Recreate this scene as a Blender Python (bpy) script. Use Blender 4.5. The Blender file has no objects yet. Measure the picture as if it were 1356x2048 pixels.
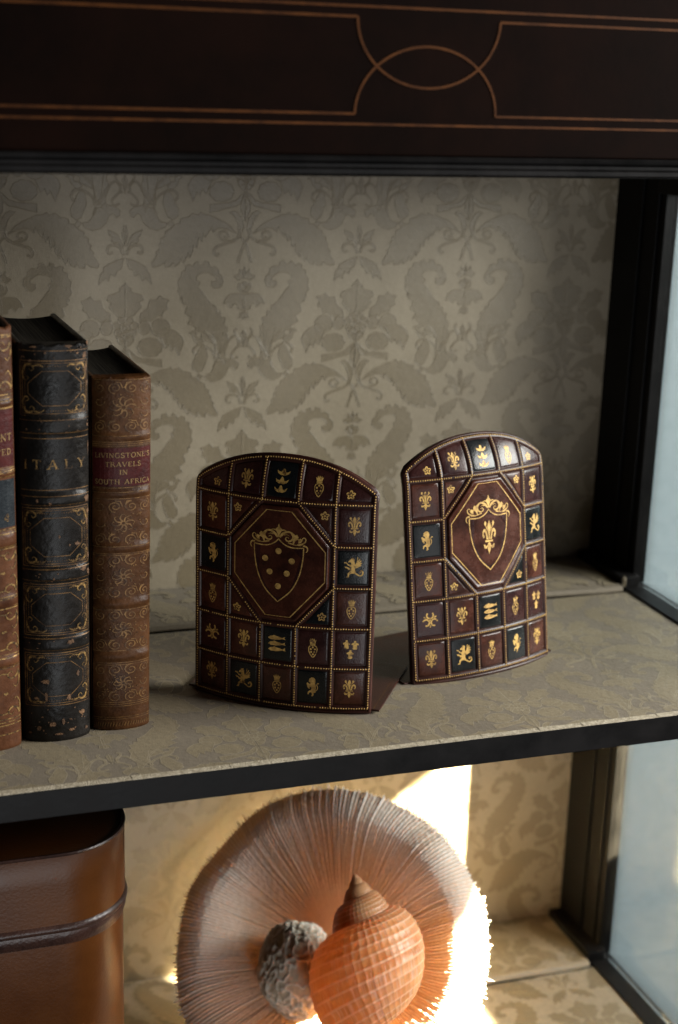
import bpy, bmesh, math, random
from mathutils import Vector, Matrix
random.seed(7)
PI = math.pi
SC = bpy.context.scene
COL = SC.collection

# ------------------------------------------------------------------ camera
F_PX, IMG_W, IMG_H = 3093.57, 1356.0, 2048.0
YAW, PITCH, ROLL = -0.3432, 0.2817, -0.0339
CAM = Vector((-0.27, -0.8155, 0.4036))
def cam_axes():
    cy, sy, cp, sp = math.cos(YAW), math.sin(YAW), math.cos(PITCH), math.sin(PITCH)
    f = Vector((-sy*cp, cy*cp, -sp)); r0 = Vector((cy, sy, 0)); d0 = f.cross(r0)
    c, s = math.cos(ROLL), math.sin(ROLL)
    return c*r0+s*d0, -s*r0+c*d0, f
RIGHT, DOWN, FWD = cam_axes()
cam_data = bpy.data.cameras.new('camera'); cam = bpy.data.objects.new('camera', cam_data); COL.objects.link(cam)
m = Matrix.Identity(4)
for i in range(3):
    m[i][0], m[i][1], m[i][2], m[i][3] = RIGHT[i], -DOWN[i], -FWD[i], CAM[i]
cam.matrix_world = m
cam_data.sensor_fit = 'VERTICAL'; cam_data.sensor_height = 36.0; cam_data.sensor_width = 24.0
cam_data.lens = F_PX/IMG_H*36.0
cam_data.clip_start = 0.02; cam_data.clip_end = 60
cam_data.dof.use_dof = True; cam_data.dof.focus_distance = 0.985; cam_data.dof.aperture_fstop = 5.6
SC.camera = cam

# ------------------------------------------------------------------ world, lamps, exposure
w = bpy.data.worlds.new('World'); SC.world = w; w.use_nodes = True
bg = w.node_tree.nodes['Background']; bg.inputs[0].default_value = (0.68, 0.66, 0.66, 1); bg.inputs[1].default_value = 0.014
SC.view_settings.view_transform = 'Standard'; SC.view_settings.look = 'None'
SC.view_settings.exposure = 0.0; SC.view_settings.gamma = 1.0; SC.view_settings.use_curve_mapping = False
SC.cycles.caustics_reflective = False; SC.cycles.max_bounces = 10; SC.cycles.diffuse_bounces = 5; SC.cycles.transparent_max_bounces = 12

def area_lamp(name, loc, target, sx, sy, power, color, spread=180.0, xaxis=None):
    d = bpy.data.lights.new(name, 'AREA'); d.shape = 'RECTANGLE'; d.size = sx; d.size_y = sy
    d.energy = power; d.color = color; d.spread = math.radians(spread)
    o = bpy.data.objects.new(name, d); COL.objects.link(o)
    z = (Vector(loc)-Vector(target)).normalized()
    x = (Vector(xaxis) if xaxis else Vector((0, 0, 1)).cross(z)); x = (x - z*x.dot(z)).normalized(); y = z.cross(x)
    mm = Matrix.Identity(4)
    for i in range(3):
        mm[i][0], mm[i][1], mm[i][2], mm[i][3] = x[i], y[i], z[i], loc[i]
    o.matrix_world = mm
    return o
# soft cool window to the right of the cabinet
area_lamp('window_light', (1.42, -0.38, 0.60), (0.20, 0.22, 0.08), 0.98, 0.62, 59.0, (1.0, 0.985, 0.94))
# second, farther window low in the room behind and to the right of the viewer
area_lamp('far_window_light', (0.95, -2.25, -0.10), (0.12, 0.2, -0.08), 0.9, 1.0, 6.0, (0.97, 0.98, 1.0))
# added fill, low in front with no known source, to brighten the coral
area_lamp('front_fill_light', (0.08, -2.15, -0.70), (0.08, 0.18, -0.22), 0.55, 0.8, 10.5, (0.95, 0.98, 1.0))
# narrow shaft of low sun that comes through the lower side glass
SUN_D = Vector((-1.49, 1.0, -1.04)).normalized()
hit = Vector((0.3668, 0.0965, -0.167))
src = hit - SUN_D*0.38
area_lamp('sun_shaft', src, hit, 0.298, 0.138, 20.0, (1.0, 0.85, 0.55), 1.0, (0.0, 1.0, 0.0))

# ------------------------------------------------------------------ helpers
def new_obj(name, bm, mats, parent=None, smooth=False):
    me = bpy.data.meshes.new(name); bm.normal_update(); bm.to_mesh(me); bm.free()
    for mt in (mats if isinstance(mats, (list, tuple)) else [mats]): me.materials.append(mt)
    if smooth:
        for p in me.polygons: p.use_smooth = True
        if hasattr(me, 'set_sharp_from_angle') and smooth != 'all': me.set_sharp_from_angle(angle=math.radians(40))
    o = bpy.data.objects.new(name, me); COL.objects.link(o)
    if parent: o.parent = parent
    return o
def tag(o, label=None, cat=None, group=None, kind=None):
    if label: o['label'] = label
    if cat: o['category'] = cat
    if group: o['group'] = group
    if kind: o['kind'] = kind
    return o
def empty(name, loc, label, cat, group=None):
    o = bpy.data.objects.new(name, None); COL.objects.link(o); o.location = loc; o.empty_display_size = 0.02
    return tag(o, label, cat, group)
def box(bm, x0, x1, y0, y1, z0, z1, bev=0.0, seg=2):
    r = bmesh.ops.create_cube(bm, size=1.0); vs = r['verts']
    for v in vs:
        v.co = Vector(((x0+x1)/2+v.co.x*(x1-x0), (y0+y1)/2+v.co.y*(y1-y0), (z0+z1)/2+v.co.z*(z1-z0)))
    if bev > 0:
        es = list({e for v in vs for e in v.link_edges})
        bmesh.ops.bevel(bm, geom=es, offset=bev, segments=seg, affect='EDGES', profile=0.6)
def stroke_poly(pts, wd, taper=False):
    """outline polygon of a polyline of constant (or tapered) width"""
    n = len(pts); L = []; R = []
    for i in range(n):
        a = pts[max(i-1, 0)]; b = pts[min(i+1, n-1)]
        dx, dy = b[0]-a[0], b[1]-a[1]; l = math.hypot(dx, dy) or 1e-9
        k = wd/2*(1.0 if not taper else (1.0-0.8*abs(2*i/(n-1)-0.35)/1.65))
        L.append((pts[i][0]-dy/l*k, pts[i][1]+dx/l*k)); R.append((pts[i][0]+dy/l*k, pts[i][1]-dx/l*k))
    return L, R
def smooth_path(pts, n=5, closed=False):
    out = []; N = len(pts)
    rng = range(N if closed else N-1)
    for i in rng:
        if closed: p0, p1, p2, p3 = pts[(i-1) % N], pts[i], pts[(i+1) % N], pts[(i+2) % N]
        else: p0, p1, p2, p3 = pts[max(i-1, 0)], pts[i], pts[i+1], pts[min(i+2, N-1)]
        for k in range(n):
            t = k/n; t2 = t*t; t3 = t2*t
            out.append(tuple(0.5*((2*p1[j])+(-p0[j]+p2[j])*t+(2*p0[j]-5*p1[j]+4*p2[j]-p3[j])*t2+(-p0[j]+3*p1[j]-3*p2[j]+p3[j])*t3) for j in (0, 1)))
    if not closed: out.append(tuple(pts[-1]))
    return out
def spiral(cx, cy, r0, r1, a0, a1, n=14):
    return [(cx+(r0+(r1-r0)*i/n)*math.cos(a0+(a1-a0)*i/n), cy+(r0+(r1-r0)*i/n)*math.sin(a0+(a1-a0)*i/n)) for i in range(n+1)]
def circ(cx, cy, r, n=12): return [(cx+r*math.cos(2*PI*i/n), cy+r*math.sin(2*PI*i/n)) for i in range(n)]
def lay_poly(bm, pts, fmap, n, mat=0, thick=0.0):
    """flat outline laid on a surface by fmap(s, h, n)"""
    vs = []
    for p in pts:
        vs.append(bm.verts.new(fmap(p[0], p[1], n)))
    try: f = bm.faces.new(vs)
    except ValueError: return
    f.material_index = mat
    if thick:
        lo = [bm.verts.new(fmap(p[0], p[1], n-thick)) for p in pts]
        N = len(vs)
        for i in range(N):
            q = bm.faces.new((vs[i], lo[i], lo[(i+1) % N], vs[(i+1) % N])); q.material_index = mat
def lay_stroke(bm, pts, wd, fmap, n, mat=0, closed=False, taper=False):
    if closed: pts = list(pts)+[pts[0], pts[1]]
    L, R = stroke_poly(pts, wd, taper)
    if closed:
        k = len(L)-2
        L[0], R[0] = L[k], R[k]; L = L[:k]; R = R[:k]
    a = [bm.verts.new(fmap(p[0], p[1], n)) for p in L]; b = [bm.verts.new(fmap(p[0], p[1], n)) for p in R]
    N = len(a)
    for i in range(N if closed else N-1):
        j = (i+1) % N
        try: bm.faces.new((a[i], b[i], b[j], a[j])).material_index = mat
        except ValueError: pass
def orient_up(bm, ref):
    bm.normal_update()
    for f in bm.faces:
        if f.normal.dot(ref(f.calc_center_median())) < 0: f.normal_flip()

# ------------------------------------------------------------------ materials
def mat(name): 
    mt = bpy.data.materials.new(name); mt.use_nodes = True
    return mt, mt.node_tree.nodes, mt.node_tree.links, mt.node_tree.nodes['Principled BSDF']
def N(nodes, typ, **kw):
    n = nodes.new(typ)
    for k, v in kw.items(): setattr(n, k, v)
    return n
def ramp(nodes, stops):
    r = nodes.new('ShaderNodeValToRGB'); e = r.color_ramp.elements
    while len(e) < len(stops): e.new(0.5)
    for i, (p, c) in enumerate(stops): e[i].position = p; e[i].color = (c[0], c[1], c[2], 1)
    return r
def two_tone(name, c1, c2, scale, rough, bump=0.0, bscale=400.0, metallic=0.0, spec=0.5, lo=0.35, hi=0.65, detail=6.0, rough2=None, coord='Object', bdist=0.001, coat=0.0):
    mt, nd, lk, b = mat(name)
    tc = N(nd, 'ShaderNodeTexCoord')
    nz = N(nd, 'ShaderNodeTexNoise'); nz.inputs['Scale'].default_value = scale; nz.inputs['Detail'].default_value = detail; nz.inputs['Roughness'].default_value = 0.65
    lk.new(tc.outputs[coord], nz.inputs['Vector'])
    rp = ramp(nd, [(lo, c1), (hi, c2)]); lk.new(nz.outputs['Fac'], rp.inputs[0]); lk.new(rp.outputs[0], b.inputs['Base Color'])
    b.inputs['Roughness'].default_value = rough; b.inputs['Metallic'].default_value = metallic; b.inputs['Specular IOR Level'].default_value = spec
    if coat: b.inputs['Coat Weight'].default_value = coat; b.inputs['Coat Roughness'].default_value = 0.25
    if rough2 is not None:
        mr = N(nd, 'ShaderNodeMapRange'); mr.inputs[1].default_value = 0.3; mr.inputs[2].default_value = 0.7; mr.inputs[3].default_value = rough; mr.inputs[4].default_value = rough2
        lk.new(nz.outputs['Fac'], mr.inputs[0]); lk.new(mr.outputs[0], b.inputs['Roughness'])
    if bump:
        n2 = N(nd, 'ShaderNodeTexNoise'); n2.inputs['Scale'].default_value = bscale; n2.inputs['Detail'].default_value = 4
        lk.new(tc.outputs[coord], n2.inputs['Vector'])
        bp = N(nd, 'ShaderNodeBump'); bp.inputs['Strength'].default_value = bump; bp.inputs['Distance'].default_value = bdist
        lk.new(n2.outputs['Fac'], bp.inputs['Height']); lk.new(bp.outputs['Normal'], b.inputs['Normal'])
    return mt

def fabric(name, col1, col2, rough, spec, weave, aniso=0.0):
    """silk: two near tones, fine weave lines and slow rumples as bump"""
    mt, nd, lk, b = mat(name)
    tc = N(nd, 'ShaderNodeTexCoord')
    nz = N(nd, 'ShaderNodeTexNoise'); nz.inputs['Scale'].default_value = 9; nz.inputs['Detail'].default_value = 8; nz.inputs['Roughness'].default_value = 0.7
    lk.new(tc.outputs['Object'], nz.inputs['Vector'])
    rp = ramp(nd, [(0.3, col1), (0.7, col2)]); lk.new(nz.outputs['Fac'], rp.inputs[0])
    # thread streaks
    mp = N(nd, 'ShaderNodeMapping'); mp.inputs['Scale'].default_value = (260, 260, 2600); lk.new(tc.outputs['Object'], mp.inputs['Vector'])
    n3 = N(nd, 'ShaderNodeTexNoise'); n3.inputs['Scale'].default_value = 1.0; n3.inputs['Detail'].default_value = 2; lk.new(mp.outputs[0], n3.inputs['Vector'])
    mp2 = N(nd, 'ShaderNodeMapping'); mp2.inputs['Scale'].default_value = (2600, 260, 260); lk.new(tc.outputs['Object'], mp2.inputs['Vector'])
    n4 = N(nd, 'ShaderNodeTexNoise'); n4.inputs['Scale'].default_value = 1.0; n4.inputs['Detail'].default_value = 2; lk.new(mp2.outputs[0], n4.inputs['Vector'])
    ad = N(nd, 'ShaderNodeMath', operation='ADD'); lk.new(n3.outputs['Fac'], ad.inputs[0]); lk.new(n4.outputs['Fac'], ad.inputs[1])
    mr = N(nd, 'ShaderNodeMapRange'); mr.inputs[1].default_value = 0.6; mr.inputs[2].default_value = 1.4; mr.inputs[3].default_value = 0.86; mr.inputs[4].default_value = 1.12
    lk.new(ad.outputs[0], mr.inputs[0])
    mx = N(nd, 'ShaderNodeMix', data_type='RGBA', blend_type='MULTIPLY'); mx.inputs[0].default_value = 1.0
    lk.new(rp.outputs[0], mx.inputs[6]); lk.new(mr.outputs[0], mx.inputs[7]); lk.new(mx.outputs[2], b.inputs['Base Color'])
    b.inputs['Roughness'].default_value = rough; b.inputs['Specular IOR Level'].default_value = spec
    b.inputs['Sheen Weight'].default_value = 0.12; b.inputs['Sheen Roughness'].default_value = 0.4
    n5 = N(nd, 'ShaderNodeTexNoise'); n5.inputs['Scale'].default_value = 130; n5.inputs['Detail'].default_value = 6; lk.new(tc.outputs['Object'], n5.inputs['Vector'])
    b1 = N(nd, 'ShaderNodeBump'); b1.inputs['Strength'].default_value = 0.35; b1.inputs['Distance'].default_value = 0.0006; lk.new(n5.outputs['Fac'], b1.inputs['Height'])
    b2 = N(nd, 'ShaderNodeBump'); b2.inputs['Strength'].default_value = weave; b2.inputs['Distance'].default_value = 0.0002; lk.new(ad.outputs[0], b2.inputs['Height']); lk.new(b1.outputs['Normal'], b2.inputs['Normal'])
    lk.new(b2.outputs['Normal'], b.inputs['Normal'])
    return mt

M = {}
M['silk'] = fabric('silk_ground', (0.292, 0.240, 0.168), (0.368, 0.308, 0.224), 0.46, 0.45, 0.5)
M['silk_shelf'] = fabric('shaded_shelf_silk', (0.135, 0.108, 0.074), (0.200, 0.163, 0.115), 0.60, 0.3, 0.5)  # silk darkened in its colour to stand for the upper shelf's dimmer light
M['silk_shelf_thread'] = fabric('shelf_silk_thread', (0.22, 0.18, 0.11), (0.33, 0.27, 0.18), 0.45, 0.6, 0.3)
M['silk_shelf_motif'] = fabric('shelf_silk_motif', (0.165, 0.129, 0.074), (0.245, 0.195, 0.116), 0.55, 0.4, 0.6)
M['silk_motif'] = fabric('silk_motif', (0.172, 0.130, 0.072), (0.235, 0.183, 0.108), 0.46, 0.95, 0.6)
M['silk_thread'] = fabric('silk_outline_thread', (0.225, 0.178, 0.115), (0.285, 0.230, 0.155), 0.46, 0.6, 0.3)
M['ebony'] = two_tone('ebonised_wood', (0.0045, 0.0042, 0.0042), (0.010, 0.009, 0.009), 30, 0.36, 0.1, 250, rough2=0.5, spec=0.12)
M['ebony_post'] = two_tone('ebonised_post', (0.0028, 0.0026, 0.0026), (0.0055, 0.005, 0.005), 30, 0.4, 0.1, 250, rough2=0.5, spec=0.10)
M['header'] = two_tone('dark_mahogany', (0.004, 0.0021, 0.0016), (0.0085, 0.0034, 0.0022), 14, 0.6, 0.05, 300, spec=0.02)
M['inlay'] = two_tone('satinwood_inlay', (0.038, 0.0115, 0.0022), (0.095, 0.031, 0.006), 75, 0.5, spec=0.1)
M['wall_paint'] = two_tone('pale_blue_wall_paint', (0.385, 0.470, 0.500), (0.42, 0.505, 0.535), 5, 0.8, 0.1, 90)
M['red_leather'] = two_tone('oxblood_leather', (0.018, 0.0055, 0.0042), (0.046, 0.0135, 0.0085), 55, 0.30, 0.22, 900, rough2=0.42, bdist=0.0006, spec=0.30)
M['panel_red'] = two_tone('brown_leather_inlay', (0.026, 0.0085, 0.0055), (0.075, 0.021, 0.011), 70, 0.20, 0.2, 900, rough2=0.33, bdist=0.0006, spec=0.30)
M['panel_plum'] = two_tone('plum_leather_inlay', (0.018, 0.006, 0.006), (0.040, 0.012, 0.010), 70, 0.20, 0.2, 900, rough2=0.33, bdist=0.0006, spec=0.30)
M['panel_black'] = two_tone('black_leather_inlay', (0.0035, 0.0042, 0.0045), (0.010, 0.0115, 0.012), 70, 0.19, 0.2, 900, rough2=0.3, bdist=0.0006, spec=0.30)
M['gold'] = two_tone('gold_leaf', (0.28, 0.155, 0.040), (0.68, 0.42, 0.12), 300, 0.42, 0.3, 1200, metallic=0.2, bdist=0.0003, rough2=0.6)
M['gold_rubbed'] = two_tone('rubbed_gold_leaf_stamp', (0.10, 0.045, 0.014), (0.62, 0.38, 0.10), 360, 0.5, 0.3, 1200, metallic=0.2, bdist=0.0003, lo=0.38, hi=0.52)
M['gold_letters'] = two_tone('gilt_lettering', (0.07, 0.038, 0.014), (0.26, 0.155, 0.055), 420, 0.5, 0.2, 1200, metallic=0.3, bdist=0.0003, lo=0.30, hi=0.52)
M['gold_worn'] = two_tone('worn_gold_leaf', (0.04, 0.021, 0.008), (0.34, 0.20, 0.060), 330, 0.5, 0.3, 1200, metallic=0.4, bdist=0.0003, lo=0.42, hi=0.62)
M['gold_faint'] = two_tone('rubbed_gold_leaf', (0.045, 0.019, 0.007), (0.25, 0.130, 0.038), 200, 0.5, 0.3, 1200, metallic=0.3, bdist=0.0003, lo=0.38, hi=0.66)
M['gold_rim'] = two_tone('rubbed_red_leather_edge', (0.05, 0.013, 0.008), (0.12, 0.03, 0.015), 90, 0.4)
M['tan_calf'] = two_tone('tan_calf', (0.030, 0.0108, 0.0032), (0.088, 0.034, 0.0098), 42, 0.40, 0.5, 320, rough2=0.55, detail=9, spec=0.2)
M['russet_calf'] = two_tone('russet_calf', (0.040, 0.013, 0.005), (0.115, 0.043, 0.017), 48, 0.36, 0.4, 300, rough2=0.55, detail=9, spec=0.2)
M['black_calf'] = two_tone('worn_black_calf', (0.0052, 0.0045, 0.0040), (0.0145, 0.0120, 0.0100), 60, 0.27, 0.4, 300, rough2=0.45, detail=9, spec=0.2)
M['scuff'] = two_tone('bare_scuffed_leather', (0.055, 0.025, 0.010), (0.19, 0.095, 0.040), 220, 0.75, 0.6, 900)
M['label_red'] = two_tone('red_morocco_label', (0.030, 0.0042, 0.0040), (0.062, 0.0088, 0.0078), 90, 0.42, 0.3, 500, spec=0.2)
M['label_blue'] = two_tone('slate_blue_label', (0.008, 0.011, 0.014), (0.020, 0.025, 0.029), 90, 0.42, 0.3, 500, spec=0.2)
def pages_mat():
    mt, nd, lk, b = mat('dusty_page_edges')
    tc = N(nd, 'ShaderNodeTexCoord'); mp = N(nd, 'ShaderNodeMapping'); mp.inputs['Scale'].default_value = (1800, 14, 14); lk.new(tc.outputs['Object'], mp.inputs['Vector'])
    nz = N(nd, 'ShaderNodeTexNoise'); nz.inputs['Scale'].default_value = 1.0; nz.inputs['Detail'].default_value = 5; lk.new(mp.outputs[0], nz.inputs['Vector'])
    rp = ramp(nd, [(0.38, (0.006, 0.005, 0.004)), (0.62, (0.050, 0.043, 0.033))]); lk.new(nz.outputs['Fac'], rp.inputs[0]); lk.new(rp.outputs[0], b.inputs['Base Color'])
    b.inputs['Roughness'].default_value = 0.9; b.inputs['Specular IOR Level'].default_value = 0.1
    bp = N(nd, 'ShaderNodeBump'); bp.inputs['Strength'].default_value = 0.5; bp.inputs['Distance'].default_value = 0.0004; lk.new(nz.outputs['Fac'], bp.inputs['Height']); lk.new(bp.outputs['Normal'], b.inputs['Normal'])
    return mt
M['old_pages'] = pages_mat()
M['box_hide'] = two_tone('cognac_hide', (0.055, 0.0155, 0.0024), (0.095, 0.0295, 0.0044), 10, 0.30, 0.12, 480, rough2=0.40, detail=8, spec=0.28)
M['box_band'] = two_tone('dark_hide_band', (0.022, 0.010, 0.008), (0.05, 0.020, 0.013), 40, 0.28, 0.4, 420, rough2=0.4, spec=0.5)
M['frayed'] = two_tone('frayed_silk_edge', (0.30, 0.25, 0.17), (0.55, 0.48, 0.36), 300, 0.7, 0.6, 900)

def glass_mat():
    mt, nd, lk, b = mat('clear_glass'); nd.remove(b)
    out = [n for n in nd if n.type == 'OUTPUT_MATERIAL'][0]
    tr = N(nd, 'ShaderNodeBsdfTransparent'); tr.inputs[0].default_value = (0.965, 0.985, 0.98, 1)
    gl = N(nd, 'ShaderNodeBsdfGlossy'); gl.inputs['Roughness'].default_value = 0.03
    fr = N(nd, 'ShaderNodeFresnel'); fr.inputs[0].default_value = 1.45
    mu = N(nd, 'ShaderNodeMath', operation='MULTIPLY'); mu.inputs[1].default_value = 0.6; lk.new(fr.outputs[0], mu.inputs[0])
    mx = N(nd, 'ShaderNodeMixShader'); lk.new(mu.outputs[0], mx.inputs[0]); lk.new(tr.outputs[0], mx.inputs[1]); lk.new(gl.outputs[0], mx.inputs[2])
    lk.new(mx.outputs[0], out.inputs['Surface'])
    return mt
M['glass'] = glass_mat()

# ------------------------------------------------------------------ damask motif (one half of the repeat, 0.1 mm units)
DM_POLYS = [[(-63,2799),(-110,2849),(-162,2887),(-221,2911),(-273,2936),(-318,2940),(-344,2957),(-356,2932),(-401,2948),(-439,2918),(-465,2915),(-497,2905),(-499,2875),(-537,2868),(-563,2838),(-607,2817),(-608,2782),(-641,2767),(-636,2739),(-659,2717),(-649,2690),(-679,2666),(-668,2647),(-689,2616),(-712,2579),(-702,2554),(-661,2560),(-613,2587),(-611,2553),(-572,2559),(-549,2592),(-540,2559),(-502,2583),(-489,2618),(-472,2583),(-444,2633),(-434,2672),(-429,2620),(-399,2670),(-396,2720),(-370,2694),(-361,2744),(-355,2779),(-332,2739),(-317,2809),(-309,2769),(-278,2812),(-255,2849),(-248,2806),(-214,2837),(-175,2841),(-122,2824),(-83,2805)],[(-122,2955),(-85,2967),(-49,2945),(-22,2905),(-9,2849),(-28,2803),(-56,2770),(-47,2830),(-61,2880),(-82,2920)],[(-16,3085),(-37,3029),(-36,2967),(-16,2930),(-2,2886),(-5,3085)],[(-5,3106),(-41,3079),(-73,3044),(-125,3025),(-203,3019),(-273,3013),(-273,2952),(-202,2967),(-138,2986),(-73,2998),(-34,3029),(-19,3060),(-5,3079)],[(-87,3106),(-95,3090),(-102,3076),(-106,3059),(-123,3049),(-142,3043),(-158,3032),(-178,3030),(-198,3036),(-218,3036),(-238,3041),(-248,3056),(-263,3067),(-276,3080),(-274,3097),(-274,3112),(-277,3129),(-263,3142),(-249,3153),(-239,3168),(-220,3174),(-199,3174),(-180,3180),(-160,3179),(-144,3167),(-125,3162),(-107,3152),(-103,3135),(-95,3121)],[(-243,3219),(-275,3151),(-300,3090),(-332,3120),(-348,3071),(-370,3104),(-404,3031),(-415,3071),(-431,3101),(-443,3144),(-422,3187),(-381,3223),(-308,3248)],[(-7,3214),(-50,3226),(-69,3189),(-55,3146),(-23,3116),(-5,3110)],[(-216,2448),(-252,2445),(-255,2410),(-228,2391),(-189,2397),(-163,2435),(-169,2479),(-197,2505),(-200,2536),(-230,2558),(-269,2550),(-276,2590),(-309,2598),(-324,2569),(-350,2572),(-359,2597),(-385,2582),(-397,2557),(-427,2573),(-453,2564),(-450,2533),(-485,2521),(-485,2483),(-510,2458),(-501,2408),(-514,2376),(-488,2344),(-494,2313),(-474,2334),(-482,2289),(-440,2266),(-458,2207),(-409,2176),(-435,2131),(-371,2100),(-381,2070),(-324,2061),(-335,2020),(-270,1991),(-231,1972),(-214,1914),(-175,1864),(-146,1814),(-134,1850),(-144,1912),(-114,1987),(-134,2049),(-128,2102),(-153,2117),(-144,2170),(-179,2178),(-184,2219),(-207,2205),(-218,2265),(-238,2255),(-231,2264),(-267,2290),(-300,2335),(-326,2373),(-359,2406),(-342,2443),(-372,2456),(-366,2488),(-327,2509),(-269,2508),(-233,2486),(-215,2467)],[(3,2556),(-12,2518),(-9,2496),(-40,2541),(-43,2500),(-84,2480),(-61,2462),(-44,2449),(-23,2462),(5,2462)],[(-45,2433),(-54,2401),(-37,2369),(-4,2356),(7,2356),(6,2377),(-18,2388),(-30,2407),(-33,2429)],[(6,2389),(-5,2391),(-14,2396),(-22,2403),(-26,2412),(-26,2422),(-22,2431),(-15,2439),(-6,2443),(5,2445)],[(-4,2343),(-26,2354),(-64,2355),(-112,2348),(-142,2320),(-163,2269),(-126,2277),(-102,2246),(-76,2276),(-52,2260),(-49,2232),(-9,2226),(9,2218),(8,2298)],[(-28,2211),(-37,2164),(-21,2172),(-8,2156),(10,2172),(9,2213)],[(-1,2076),(-20,2046),(-12,1985),(1,1938)],[(898,2864),(884,2802),(895,2745),(904,2712)],[(780,2828),(829,2809),(861,2783),(893,2712),(883,2684),(859,2741),(825,2732),(803,2751),(814,2771),(791,2790)],[(899,2624),(850,2609),(809,2593),(752,2561),(742,2526),(722,2507),(710,2432),(758,2481),(779,2452),(798,2506),(833,2490),(846,2532),(873,2542),(887,2590)],[(-907,2449),(-932,2411),(-953,2398),(-942,2385),(-973,2368),(-1030,2354),(-1042,2315),(-1011,2300),(-1028,2266),(-992,2226),(-963,2196),(-909,2185)],[(-1237,2314),(-1187,2327),(-1165,2348),(-1138,2314),(-1091,2319),(-1070,2252),(-1020,2217),(-1011,2153),(-1042,2175),(-1091,2155),(-1149,2197),(-1179,2184),(-1188,2225),(-1224,2244),(-1214,2282)],[(-911,2161),(-916,2145),(-930,2135),(-947,2135),(-961,2146),(-966,2162),(-961,2178),(-947,2188),(-930,2187),(-916,2177)],[(-944,2127),(-949,2110),(-964,2099),(-983,2100),(-997,2111),(-1003,2128),(-997,2145),(-982,2156),(-964,2155),(-949,2144)],[(-891,2111),(-897,2095),(-911,2085),(-928,2085),(-941,2096),(-947,2112),(-941,2128),(-927,2138),(-910,2138),(-896,2127)],[(-936,2077),(-941,2061),(-955,2051),(-973,2052),(-986,2062),(-991,2079),(-986,2095),(-972,2104),(-955,2104),(-941,2094)],[(-890,2056),(-896,2041),(-908,2032),(-924,2033),(-937,2042),(-942,2058),(-937,2073),(-924,2082),(-908,2081),(-895,2072)],[(-920,2027),(-925,2014),(-937,2005),(-952,2006),(-964,2015),(-968,2029),(-963,2042),(-951,2051),(-937,2050),(-925,2041)],[(-1097,2106),(-1103,2078),(-1121,2055),(-1148,2042),(-1179,2039),(-1207,2049),(-1230,2069),(-1242,2095),(-1241,2123),(-1229,2149),(-1206,2168),(-1177,2176),(-1147,2172),(-1120,2157),(-1103,2134)],[(-1003,2109),(-1008,2083),(-1023,2064),(-1043,2056),(-1064,2059),(-1081,2074),(-1090,2098),(-1090,2123),(-1080,2146),(-1063,2160),(-1042,2163),(-1022,2154),(-1008,2134)],[(-1219,3122),(-1253,3079),(-1273,3028),(-1302,2981),(-1300,2930),(-1265,2899),(-1227,2914),(-1205,2963),(-1185,3019),(-1194,3084)],[(-1220,2878),(-1199,2845),(-1142,2823),(-1084,2840),(-1045,2878),(-1023,2930),(-996,2946),(-969,2914),(-946,2930),(-940,2965),(-976,2993),(-1024,3005),(-1053,3017),(-1082,2988),(-1121,2983),(-1131,2944),(-1158,2901),(-1179,2883)],[(-1148,3215),(-1063,3216),(-1079,3085),(-1118,3014)],[(-1270,2868),(-1251,2897),(-1223,2878),(-1247,2840)],[(-1336,3204),(-1308,3195),(-1290,3149),(-1252,3112),(-1214,3140),(-1242,3168),(-1280,3177),(-1270,3205),(-1307,3223)]]
DM_STROKES = [(14,[(-31,2830),(-46,2778),(-93,2743),(-160,2721),(-206,2706),(-233,2684),(-235,2654),(-218,2637),(-201,2656)]),(11,[(-93,2743),(-167,2750),(-197,2775),(-194,2803),(-164,2816),(-138,2803),(-132,2778),(-148,2766),(-161,2778)]),(13,[(-30,2774),(3,2724),(31,2654),(52,2584)]),(10,[(-27,2000),(-58,2032),(-70,2070),(-51,2085)]),(10,[(-18,1954),(-52,1940),(-96,1888),(-76,1856),(-40,1871)]),(11,[(-232,1792),(-212,1853),(-244,1922),(-306,1962),(-360,1964),(-391,1926),(-372,1891)]),(13,[(895,2648),(874,2697),(832,2719),(791,2713),(776,2681),(790,2656),(813,2669)]),(10,[(-1130,3005),(-1127,3113),(-1171,3182),(-1213,3215)]),(11,[(-1103,3005),(-1052,3094),(-1004,3160),(-967,3172),(-941,3137),(-944,3104)])]
HALF_U, STEP_V, AXIS_X, AXIS_Z = 0.0906, 0.1145, 0.0500, 0.0
def damask_mirror_fix():
    els = []
    def add(q):
        ux = sum(a for a, b in q)/len(q)
        ax = 0.0
        if ux < -0.049: ax = -HALF_U
        if ux > 0.049: ax = HALF_U
        els.append(q); els.append([(2*ax-a, b) for a, b in reversed(q)])
    for p in DM_POLYS: add([(a*1e-4, b*1e-4) for a, b in p])
    for wd, p in DM_STROKES:
        q = smooth_path([(a*1e-4, b*1e-4) for a, b in p], 3); L, R = stroke_poly(q, wd*1.25e-4); add(L+R[::-1])
    return els
DAMASK = damask_mirror_fix()
def clip_rect(poly, u0, u1, v0, v1):
    for (ax, lim, sgn) in ((0, u0, 1), (0, u1, -1), (1, v0, 1), (1, v1, -1)):
        out = []
        n = len(poly)
        for i in range(n):
            a, b = poly[i], poly[(i+1) % n]
            ia = sgn*(a[ax]-lim) >= 0; ib = sgn*(b[ax]-lim) >= 0
            if ia: out.append(a)
            if ia != ib:
                t = (lim-a[ax])/(b[ax]-a[ax]); out.append((a[0]+t*(b[0]-a[0]), a[1]+t*(b[1]-a[1])))
        poly = out
        if len(poly) < 3: return []
    res = []
    for p in poly:
        if not res or math.hypot(p[0]-res[-1][0], p[1]-res[-1][1]) > 1e-5: res.append(p)
    if len(res) > 2 and math.hypot(res[0][0]-res[-1][0], res[0][1]-res[-1][1]) < 1e-5: res.pop()
    return res if len(res) > 2 else []
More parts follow.
